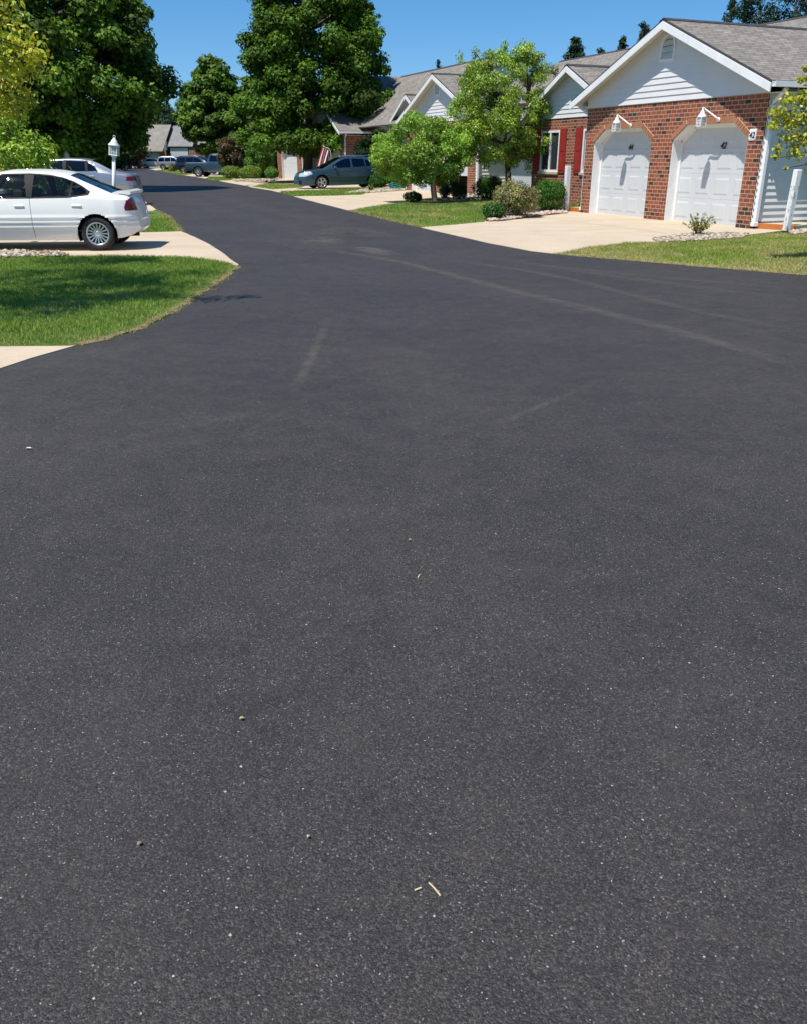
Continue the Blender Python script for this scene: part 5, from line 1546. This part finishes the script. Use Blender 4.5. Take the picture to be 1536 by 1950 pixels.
# clipped and loose shrubs by the houses
def B_(px, py, wpx, hpx, **kw):
    b = G(px, py); k = b.y / 1716 * 1.08
    return b, wpx * k / 2, hpx * k
def shrub(name, label, px, py, wpx, hpx, n, size, cols, seed, dz=1.0, **kw):
    b, rx, h = B_(px, py, wpx, hpx)
    b = b + Vector((0, rx * .6, 0))
    return bush(name, label, b, rx, rx * dz, h, n, size, cols, seed, **kw)
EV = ((.03, .10, .012), (.05, .145, .018), (.085, .21, .025))
shrub('round_shrub', 'dark clipped round shrub between the two small trees', 931, 381, 56, 40, 9000, .05, EV, 61, leafm=M_LEAFD, shell=.8)
shrub('round_shrub', 'dark clipped round shrub under the red shutters beside the white post', 1049, 404, 66, 54, 11000, .045, EV, 62, leafm=M_LEAFD, shell=.8)
SPI = ((.16, .24, .05), (.10, .18, .035), (.30, .28, .08), (.34, .20, .14), (.20, .26, .06), (.38, .25, .20))
shrub('flowering_shrub', 'loose flowering shrub with pinkish blooms at the edge of the concrete', 984, 416, 90, 62, 9000, .06, SPI, 63, shell=.45, up=.2, lumps=18, tint=.2)
shrub('low_shrub', 'low mid green shrub at the foot of the flowering one on the lawn edge', 940, 419, 46, 30, 4500, .05, ((.04, .11, .015), (.07, .17, .025)), 64, shell=.6)
shrub('round_shrub', 'small dark dome shrub left of the twin trunk', 785, 388, 33, 21, 3000, .05, YEW, 65, leafm=M_LEAFD)
shrub('round_shrub', 'small dark dome shrub before the partly raised garage door', 874, 383, 34, 26, 3200, .05, YEW, 66, leafm=M_LEAFD)
shrub('upright_shrub', 'dark leafy upright shrub right of the twin trunk', 847, 381, 26, 34, 1500, .09, ((.03, .07, .015), (.06, .12, .02)), 67, shell=.2, up=.1)
shrub('round_shrub', 'clipped green shrub in front of the rear wheel of the blue wagon', 718, 359, 46, 23, 5000, .075, EV, 68, leafm=M_LEAFD, shell=.8)
shrub('round_shrub', 'clipped green shrub beside the teal hose', 757, 359.5, 42, 27, 4600, .08, EV, 69, leafm=M_LEAFD, shell=.8)
YG = ((.12, .20, .02), (.17, .26, .03), (.22, .30, .04))
shrub('mound_shrub', 'rounded yellow green mound nearest the blue pickup', 439, 341, 40, 22, 5000, .09, YG, 70, shell=.82)
shrub('mound_shrub', 'rounded yellow green mound between the pickup and the green ball shrub', 476, 342, 46, 23, 5500, .09, YG, 71, shell=.82)
shrub('mound_shrub', 'dark low mound tucked between two bright mounds', 500, 339.5, 26, 20, 2500, .10, EV, 72, leafm=M_LEAFD)
shrub('mound_shrub', 'fresh green ball shrub against the brick garage corner', 517, 342, 28, 21, 3200, .09, ((.07, .19, .02), (.10, .25, .03)), 73, shell=.82)
def plant(label, p, n, h, r, cols, seed, size):
    g = np.random.default_rng(seed); T = empty('young_plant', p, 0, label, 'plant'); mb = MB(); bl = []
    for i in range(n):
        a = g.random() * 6.283; q = r * g.uniform(.15, 1); hh = h * g.uniform(.55, 1.1) * (1.1 - .4 * q / r)
        e = (math.cos(a) * q, math.sin(a) * q, hh); m_ = (e[0] * .4, e[1] * .4, hh * .6)
        mb.tube([(e[0] * .1, e[1] * .1, -.01), m_, e], [.006, .005, .003], 5)
        for f in np.linspace(.35, 1, 6):
            bl.append([e[0] * f, e[1] * f, hh * (f ** .8), .035, .035, .04])
    mb.build('stems', M_BARK, T)
    V, F, c = foliage_arrays(bl, n * 26, size, cols, seed, .1, .2, .42, 0, .2)
    np_obj('foliage', V, F, M_LEAF, c, T)
plant('young plant with yellowing leaves in the pebble bed before garage door 42', G(1326, 450), 22, .46, .36, ((.34, .32, .05), (.14, .26, .04), (.44, .36, .09), (.10, .22, .03), (.30, .16, .08)), 74, .055)
if 0: shrub('young_plant', 'young plant with yellowing leaves in the pebble bed before garage door 42', 1326, 451, 40, 28, 900, .06, ((.30, .30, .05), (.14, .26, .04), (.40, .34, .08), (.10, .22, .03)), 74, shell=.15, up=.15, cat='plant', lumps=14)
shrub('young_plant', 'small sprig growing in the far pebble bed', 706, 366, 14, 14, 120, .09, ((.2, .22, .05), (.25, .18, .06)), 75, shell=.1, cat='plant')
shrub('young_plant', 'small grassy plant behind the white post at the left of door 44', 1104, 399, 14, 22, 160, .09, ((.18, .26, .05), (.35, .32, .10)), 76, shell=.1, cat='plant')
shrub('low_shrub', 'brownish low shrub in front of the silver sport utility vehicle', 329, 327.5, 20, 15, 900, .16, ((.10, .13, .03), (.16, .15, .04)), 77)
# big bush behind the white car
b = AT(20, 340, 20.5); b.z = 0
cr = crown_blobs((b.x - .1, b.y, 1.2), [(-1.1, 1.2), (-.4, 1.50), (.3, 1.42), (.75, 1.15), (1.1, .6)], 60, (.26, .44), 13, .8, .5)
tree('leafy_bush', 'large bright green bush standing behind the white sedan', 'shrub', b, cr, 15000, .10, ((.20, .36, .035), (.27, .43, .045), (.13, .26, .03), (.40, .46, .05)), 80, .05, M_LEAF, .3, 4, 14, shell=.35, up=.35, aspect=.5, tint=.18)
# trees farther along
c0 = AT(443, 292, 74)
cr = crown_blobs((c0.x, 74, c0.z), [(-1.3, .9), (-.4, 1.5), (.6, 1.35), (1.4, .6)], 34, (.3, .55), 14, .8, .5)
tree('purple_leaf_tree', 'small reddish leaved tree beside the blue pickup', 'tree', (AT(470, 335, 74).x, 74, 0), cr, 7000, .16, ((.11, .05, .035), (.15, .075, .04), (.09, .09, .03), (.06, .07, .025)), 81, .09, M_LEAF, .3, 2, 10, shell=.35)
c0 = AT(493, 297, 73)
cr = crown_blobs((c0.x, 73, c0.z), [(-1.3, .7), (-.4, 1.3), (.5, 1.2), (1.4, .5)], 30, (.3, .5), 15, .85, .5)
tree('leafy_bush', 'bright green upright bush between the reddish tree and the brick garage', 'shrub', (c0.x, 73, 0), cr, 6500, .16, ((.10, .23, .03), (.16, .30, .04), (.07, .17, .03)), 82, .06, M_LEAF, .2, 3, 8, shell=.35)
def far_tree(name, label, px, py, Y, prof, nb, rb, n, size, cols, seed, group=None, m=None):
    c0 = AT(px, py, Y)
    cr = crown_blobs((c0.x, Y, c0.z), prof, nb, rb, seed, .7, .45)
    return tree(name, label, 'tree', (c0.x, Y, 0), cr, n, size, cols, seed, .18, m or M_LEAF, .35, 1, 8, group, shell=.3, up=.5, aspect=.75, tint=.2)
FG = 'background trees at the end of the street'
OLV = ((.05, .085, .02), (.075, .12, .03), (.06, .10, .03))
far_tree('background_tree', 'olive green tree left of the far grey roofed house', 222, 255, 150, [(-5, 3.5), (-2, 5.5), (2, 4.6), (5.2, 1.5)], 50, (1, 1.8), 9000, .5, OLV, 91, FG)
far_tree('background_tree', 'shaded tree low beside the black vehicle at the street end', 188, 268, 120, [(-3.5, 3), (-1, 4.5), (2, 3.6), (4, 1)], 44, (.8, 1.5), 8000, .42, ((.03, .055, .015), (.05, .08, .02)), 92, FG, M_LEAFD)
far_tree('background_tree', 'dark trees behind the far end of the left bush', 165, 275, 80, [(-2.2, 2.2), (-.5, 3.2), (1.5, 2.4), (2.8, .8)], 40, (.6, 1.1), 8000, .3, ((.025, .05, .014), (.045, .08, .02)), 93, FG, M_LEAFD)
far_tree('purple_leaf_tree', 'dark reddish tree by the left corner of the far grey roofed house', 243, 283, 140, [(-2, 1.6), (0, 2.6), (2, 1.0)], 24, (.7, 1.1), 3500, .4, ((.07, .03, .028), (.05, .028, .022)), 94)
far_tree('background_tree', 'light green tree above the roof of the far house', 300, 232, 200, [(-5, 4), (-2, 6), (2, 5), (4, 2)], 44, (1.2, 2.2), 7000, .6, ((.08, .15, .03), (.11, .19, .045)), 95, FG)
far_tree('background_tree', 'pale green tree at the left edge of the round maple', 365, 215, 190, [(-7, 2.5), (-3, 4.2), (2, 3.2), (6, 1.2)], 40, (1, 1.9), 7000, .55, ((.13, .22, .11), (.17, .26, .14)), 96, FG)
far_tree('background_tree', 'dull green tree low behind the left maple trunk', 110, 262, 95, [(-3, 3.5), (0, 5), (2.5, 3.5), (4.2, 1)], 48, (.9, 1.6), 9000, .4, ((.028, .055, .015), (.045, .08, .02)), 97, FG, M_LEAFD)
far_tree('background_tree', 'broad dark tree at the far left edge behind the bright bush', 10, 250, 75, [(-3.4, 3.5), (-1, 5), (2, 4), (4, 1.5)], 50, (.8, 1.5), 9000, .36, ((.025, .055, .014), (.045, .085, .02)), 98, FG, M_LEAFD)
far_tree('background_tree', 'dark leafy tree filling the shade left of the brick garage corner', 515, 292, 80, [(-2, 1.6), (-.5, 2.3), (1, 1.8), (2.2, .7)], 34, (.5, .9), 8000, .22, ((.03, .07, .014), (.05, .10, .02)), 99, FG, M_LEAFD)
far_tree('background_tree', 'dark foliage added to stand in for the deep shade behind the blue wagon', 724, 298, 52.5, [(-1.3, 1.5), (-.4, 2.0), (.5, 1.7), (1.2, .8)], 44, (.35, .6), 12000, .15, ((.012, .03, .009), (.02, .045, .012)), 89, None, M_LEAFD)  # added tree, its near-black leaves stand in for deep shade
def conifer(label, px, py_top, Y, h, r, n, seed, cols, group=None, lean=0, start=.12, size=.28):
    t = AT(px, py_top, Y); base = Vector((t.x, Y, 0)); g = np.random.default_rng(seed)
    H = t.z; bl = []
    z = H * start
    while z < H:
        f = (H - z) / (H * (1 - start)); rr = r * f ** .8 + .15
        k = max(3, int(6 * f + 2))
        for i in range(k):
            a = 6.283 * (i + g.random()) / k; q = rr * g.uniform(.6, 1.1)
            for s in (.45, .8, 1.0):
                bl.append([math.cos(a) * q * s, math.sin(a) * q * s, z + g.uniform(-.2, .2) + .10 * q * s, .22 * rr + .2, .22 * rr + .2, .16 * rr + .2])
        z += .42 + .2 * f
    T = empty('pine_tree', base, 0, label, 'tree', group)
    bl = np.array(bl)
    V, F, c = foliage_arrays(bl, n * 2, size, cols, seed, .1, .3, .30, 0, .25)
    np_obj('crown', V, F, M_LEAFD, c, T)
    mb = MB(); mb.tube([(0, 0, -.1), (0, 0, H * .5), (0, 0, H * .97)], [.22, .14, .02], 8); mb.build('trunk', M_BARK, T)
    return T
PINE = ((.022, .045, .018), (.035, .062, .024), (.05, .075, .03), (.028, .05, .03))
PG = 'pines behind the right-hand roofs'
conifer('broad dark pine behind the garage roof at the upper right', 1440, -60, 70, 0, 4.2, 20000, 101, PINE, PG)
conifer('dark pine cut by the upper right corner of the view', 1530, -90, 72, 0, 4.2, 20000, 102, PINE, PG)
conifer('pine showing just left of the tall one at the upper right', 1393, -5, 74, 0, 1.8, 5000, 103, PINE, PG)
conifer('rounded pine standing alone over the left end of the main roof', 1096, 75, 62, 0, 1.55, 8000, 104, PINE, PG, start=.3)
conifer('pine tip beside the tall gable of the garage', 1228, 43, 64, 0, 1.5, 7000, 105, PINE, PG)
conifer('lower pine tip just above the main roof ridge', 1186, 72, 66, 0, 1.2, 5000, 106, PINE, PG)
conifer('small spire tip over the ridge between two pines', 1147, 90, 68, 0, .6, 3000, 107, PINE, PG)
conifer('distant spire over the second house roof', 834, 117, 110, 0, .8, 3000, 108, PINE, PG)
SPR = ((.06, .10, .07), (.08, .125, .09), (.05, .085, .05))
conifer('blue green spruce behind the far house', 318, 196, 175, 0, 4.5, 9000, 109, SPR, FG, size=.55)
conifer('blue green spruce with drooping limbs beside the pale green tree', 338, 232, 180, 0, 3.5, 6000, 110, SPR, FG, size=.55)
# far wood closing the horizon: stuff
def wood(x0, x1, y0, y1, n, zt, seed, name='woodland'):
    g = np.random.default_rng(seed); bl = []
    for i in range(n):
        z = zt * g.uniform(.35, 1.0)
        for k in range(6):
            bl.append([g.uniform(x0, x1), g.uniform(y0, y1), z * g.uniform(.15, 1), g.uniform(1.5, 3.2), g.uniform(1.5, 3.2), g.uniform(1.2, 2.4)])
    V, F, c = foliage_arrays(bl, n * 420, .9, ((.03, .06, .02), (.05, .085, .03), (.04, .07, .025)), seed, .3, .5, .75, 0, .2)
    tag(np_obj(name, V, F, M_LEAFD, c), kind='stuff')
wood(-130, 40, 225, 245, 60, 9.5, 201)
wood(-75, -26, 62, 85, 24, 6.5, 202)
# ------------------------------------------------------------ lamps, flag, far house, small things
def lamp_post(label, p, h, lean=0.0, s=1.0):
    T = empty('lamp_post', p, 0, label, 'lamp post', 'white lamp posts along the left side')
    T.rotation_euler[1] = lean
    mb = MB(); mb.tube([(0, 0, -.05), (0, 0, h - .55 * s)], .050 * s, 14)
    mb.lathe([(.05 * s, 0), (.085 * s, .02), (.085 * s, .06), (.052 * s, .10)], 14); mb.build('post', M_TRIM, T)
    z = h - .55 * s
    mb = MB(); w = .105 * s; hh = .26 * s
    mb.box(-w - .012, w + .012, -w - .012, w + .012, z, z + .025 * s, 0, None, .005)
    mb.lathe([(.05 * s, z - .06 * s), (.085 * s, z - .0)], 14)
    for ax in (-w, w):
        for ay in (-w, w): mb.box(ax - .010 * s, ax + .010 * s, ay - .010 * s, ay + .010 * s, z, z + hh)
    for k in range(4):
        q = z + .02 + (hh - .035) * k / 3
        for a in (-w, w):
            mb.box(-w, w, a - .007 * s, a + .007 * s, q, q + .014 * s); mb.box(a - .007 * s, a + .007 * s, -w, w, q + .0005, q + .0135 * s)
    for o_ in (-.035 * s, .035 * s):
        for a in (-w, w):
            mb.box(o_ - .006, o_ + .006, a - .007 * s, a + .007 * s, z, z + hh); mb.box(a - .007 * s, a + .007 * s, o_ - .006, o_ + .006, z, z + hh)
    lc = mb.build('lantern_cage', M_TRIM, T)
    mb = MB(); mb.box(-w + .02, w - .02, -w + .02, w - .02, z + .026, z + hh - .002); mb.build('lantern_glass', M_LGLASS, lc)
    mb = MB(); zc = z + hh
    mb.lathe([(.001, zc), (.165 * s, zc), (.16 * s, zc + .02 * s), (.085 * s, zc + .10 * s), (.075 * s, zc + .14 * s), (.05 * s, zc + .15 * s), (.045 * s, zc + .18 * s), (.02 * s, zc + .20 * s), (.001, zc + .205 * s)], 16)
    n = 16; ring = [(math.cos(6.283 * i / n) * .032 * s, 0, zc + .235 * s + math.sin(6.283 * i / n) * .032 * s) for i in range(n + 1)]
    mb.tube(ring, .007 * s, 6, cap=False); mb.build('lantern_cap', M_TRIM, T)
    return T
lp = AT(216, 404, 25.5); lp.z = 0
top = AT(219, 253, 25.5)
lamp_post('white post lamp with ring finial between the white and the silver sedans', lp, top.z - .02, (top.x - lp.x) / top.z * .95)
lp = AT(137, 360, 44); lp.z = 0; top = AT(135, 281, 44)
lamp_post('farther white post lamp showing over the roof of the silver sedan', lp, top.z, 0.0)

# flag hanging from a slanted pole by the far garage
Y = 56.0
a = AT(617, 283, Y)
F_ = empty('flag', a, 0, 'limp red and white striped flag hanging beside a garage door', 'flag')
mb = MB(); mb.tube([(.42, .02, -a.z), (.42, .0, -.2), (.30, -.05, .02), (-.02, -.1, .12)], .018, 8); mb.lathe([(.001, .10), (.03, .12), (.03, .15), (.001, .17)], 8, 'z', (-.02, -.1, .03)); mb.build('flag_pole', M_TRIM, F_)
M_FW = noisy('flag white cloth', (.72, .68, .66), (.62, .58, .56), 6, .9); M_FR = noisy('flag red cloth', (.42, .05, .06), (.36, .04, .05), 6, .9); M_FB = noisy('flag blue cloth', (.03, .04, .14), (.04, .05, .17), 6, .9)
mb = MB(); nu, nv = 9, 14
def fp_(i, j):
    u, v = i / nu, j / nv
    wdt = .52 * (1 - .15 * v)
    x = .12 + (u - .5) * wdt * .85 - .85 * v + .25 * v * v; y = -.1 + .10 * math.sin(u * 12 + v * 2) + .04 * math.sin(v * 7); z = .05 + (.40 * (u - .5) * -.55) - 2.35 * v - .1 * math.sin(u * 9)
    return (x, y, z)
for i in range(nu):
    for j in range(nv):
        mb.face([fp_(i, j), fp_(i + 1, j), fp_(i + 1, j + 1), fp_(i, j + 1)], i % 2, True)
mb.build('flag_cloth', [M_FR, M_FW], F_)
# white wind chime / feeder hanging in the maple
p = AT(604, 227, 62)
o = empty('bird_feeder', p, 0, 'small white bird feeder hanging in the dark maple', 'bird feeder')
mb = MB(); mb.lathe([(.001, .25), (.12, .12), (.13, .10), (.001, .10)], 14); mb.build('feeder_roof', M_TRIM, o)
mb = MB(); mb.lathe([(.075, .10), (.075, -.22), (.12, -.23), (.12, -.26), (.001, -.26)], 14); mb.tube([(0, 0, .24), (0, 0, 1.6)], .006, 5); mb.build('feeder_tube', M_TRIM, o)
# coiled teal hose
p = G(757, 361)
pts = []
for i in range(70):
    a_ = i / 12 * 6.283; r_ = .34 + .03 * math.sin(i * 1.3)
    pts.append((math.cos(a_) * r_ * 1.2, math.sin(a_) * r_ * .7, .03 + .05 * (i / 12) + .04 * math.sin(a_ * 2)))
mb = MB(); mb.tube(pts, .016, 6); tag(mb.build('garden_hose', M_TEAL, None, p), 'coiled teal garden hose lying by the clipped shrub', 'hose')
# single reddish edging brick by the near pebbles
p = G(79, 487)
mb = MB(); mb.box(-.14, .14, -.06, .06, 0, .065, 0, None, .008)
M_EB = noisy('worn edging brick', (.26, .10, .065), (.20, .085, .06), 12, .9, .4)
tag(mb.build('edging_brick', M_EB, None, p, .12), 'reddish edging brick lying among the pebbles by the white sedan', 'brick')

# far grey roofed house at the end of the street
Yh = 165.0
hl = AT(274, 300, Yh); FH = empty('far_house', (hl.x, Yh, 0), R(-4), 'far low house with big grey roof at the end of the street', 'house')
def far_gable(x0, x1, y0, y1, ze, zr, mi, nm='roof'):
    mb = MB(); ym = (y0 + y1) / 2; th = .15
    for s_, yy in ((-1, y0), (1, y1)):
        top = [(x0, ym, zr), (x1, ym, zr), (x1, yy, ze), (x0, yy, ze)]
        mb.hexa(top, [(x, y, z - th) for x, y, z in top])
    return mb.build(nm, mi, FH)
M_SH2 = noisy('grey far shingles', (.17, .17, .165), (.23, .225, .21), 1.2, .9)
M_SH3 = noisy('brown grey far shingles', (.185, .165, .14), (.25, .225, .19), 1.0, .9)
far_gable(-.2, 5.9, -6.5, 5.5, 2.75, 7.1, M_SH3); far_gable(5.9, 10.6, -4.2, 5.5, 3.55, 6.95, M_SH2)
far_gable(10.6, 17, -2.8, 5.5, 3.3, 6.7, M_SH2)
mb = MB(); mb.box(.4, 2.0, -6.0, -5.7, 0, 2.6); mb.box(5.2, 6.3, -6.0, -5.7, 0, 2.9); mb.box(9.8, 12.6, -4.0, -3.8, 0, 3.0); mb.box(.4, 12, -1, 5, 0, 2.6); mb.build('wall', M_BRICK, FH)
mb = MB()
mb.prism([(-.02, -6.0, 2.7), (-.02, 5.2, 2.7), (-.02, -.5, 6.9)], (.15, 0, 0)); mb.prism([(5.7, -6.2, 2.9), (5.7, -3.9, 2.9), (5.7, -3.9, 4.6)], (.2, 0, 0)); mb.box(-.05, .4, -6.0, -5.6, 0, 2.7); mb.build('gable_siding', M_SIDE, FH)
mb = MB(); mb.box(2.5, 5.0, -5.72, -5.66, 0, 2.5); mb.box(6.4, 9.6, -3.92, -3.86, 0, 3.2); mb.build('garage_door', M_SIDEG, FH)

# litter on the new asphalt
M_TWIG = noisy('dry stalk', (.52, .45, .26), (.42, .36, .2), 40, .8)
def twig(label, pts, r=.0022):
    P = [G(x, y, .005) for x, y in pts]; c = P[0].copy()
    mb = MB(); mb.tube(tubepts([p - c for p in P], 5), r, 6)
    tag(mb.build('dry_stalk', M_TWIG, None, c), label, 'stalk')
twig('longer curved pale dry stalk lying on the near asphalt', [(816, 1681), (826, 1691), (838, 1706)], .0023)
twig('short straight pale dry stalk beside the curved one', [(789, 1695), (802, 1690)], .0023)
twig('tiny dry stem on the asphalt in the middle of the view', [(795, 1100), (799, 1094)], .003)
def leaf(label, x, y, w, l, rz, colr):
    p = G(x, y, .006); mb = MB()
    pts = [(-l / 2, 0, .002), (-l * .15, w / 2, .006), (l * .25, w * .4, .005), (l / 2, 0, .001), (l * .25, -w * .4, .004), (-l * .15, -w / 2, .007)]
    for i in range(6): mb.face([(0, 0, .003), pts[i], pts[(i + 1) % 6]])
    m = noisy('fallen leaf', colr, tuple(q * .75 for q in colr), 60, .8)
    tag(mb.build('fallen_leaf', m, None, p, rz), label, 'leaf')
leaf('yellow brown dry leaf lying left of centre on the asphalt', 461, 1369, .010, .016, .5, (.45, .34, .12))
leaf('small brown leaf scrap near the lower left of the asphalt', 266, 1607, .010, .014, 1.2, (.36, .22, .10))
leaf('pale scrap near the left edge of the asphalt', 55, 854, .02, .035, .2, (.6, .58, .52))
leaf('small tan scrap on the asphalt near the middle', 780, 1029, .012, .014, .2, (.38, .28, .14))
leaf('tan scrap of bark near the cluster of pale chips', 588, 1594, .008, .010, .9, (.5, .42, .28))

# saw-cut joints in the concrete drives
M_JOINT = noisy('dark joint', (.16, .13, .10), (.24, .20, .15), 8, .9)
def joint(a, b, w=.012):
    d = (b - a).normalized(); n_ = Vector((-d.y, d.x, 0)) * w / 2
    JM.face([tuple(p)[:2] + (.0112,) for p in (a - n_, b - n_, b + n_, a + n_)])
JM = MB()
for s_ in (0.9, 3.45, 6.1): joint(WP(s_, .2), WP(s_ + .3, -6.2 + s_ * .25))
joint(WP(-.3, -2.6), WP(8.4, -2.2)); joint(WP(19.5, 0), WP(27, 0)); joint(WP(23, 2.5), WP(23.3, -2.5))
joint(Vector((-9.5, 16.0, 0)), Vector((-3.2, 16.05, 0))); joint(Vector((-6.6, 14.3, 0)), Vector((-6.9, 18.1, 0)))
tag(JM.build('concrete_joints', M_JOINT), kind='structure')
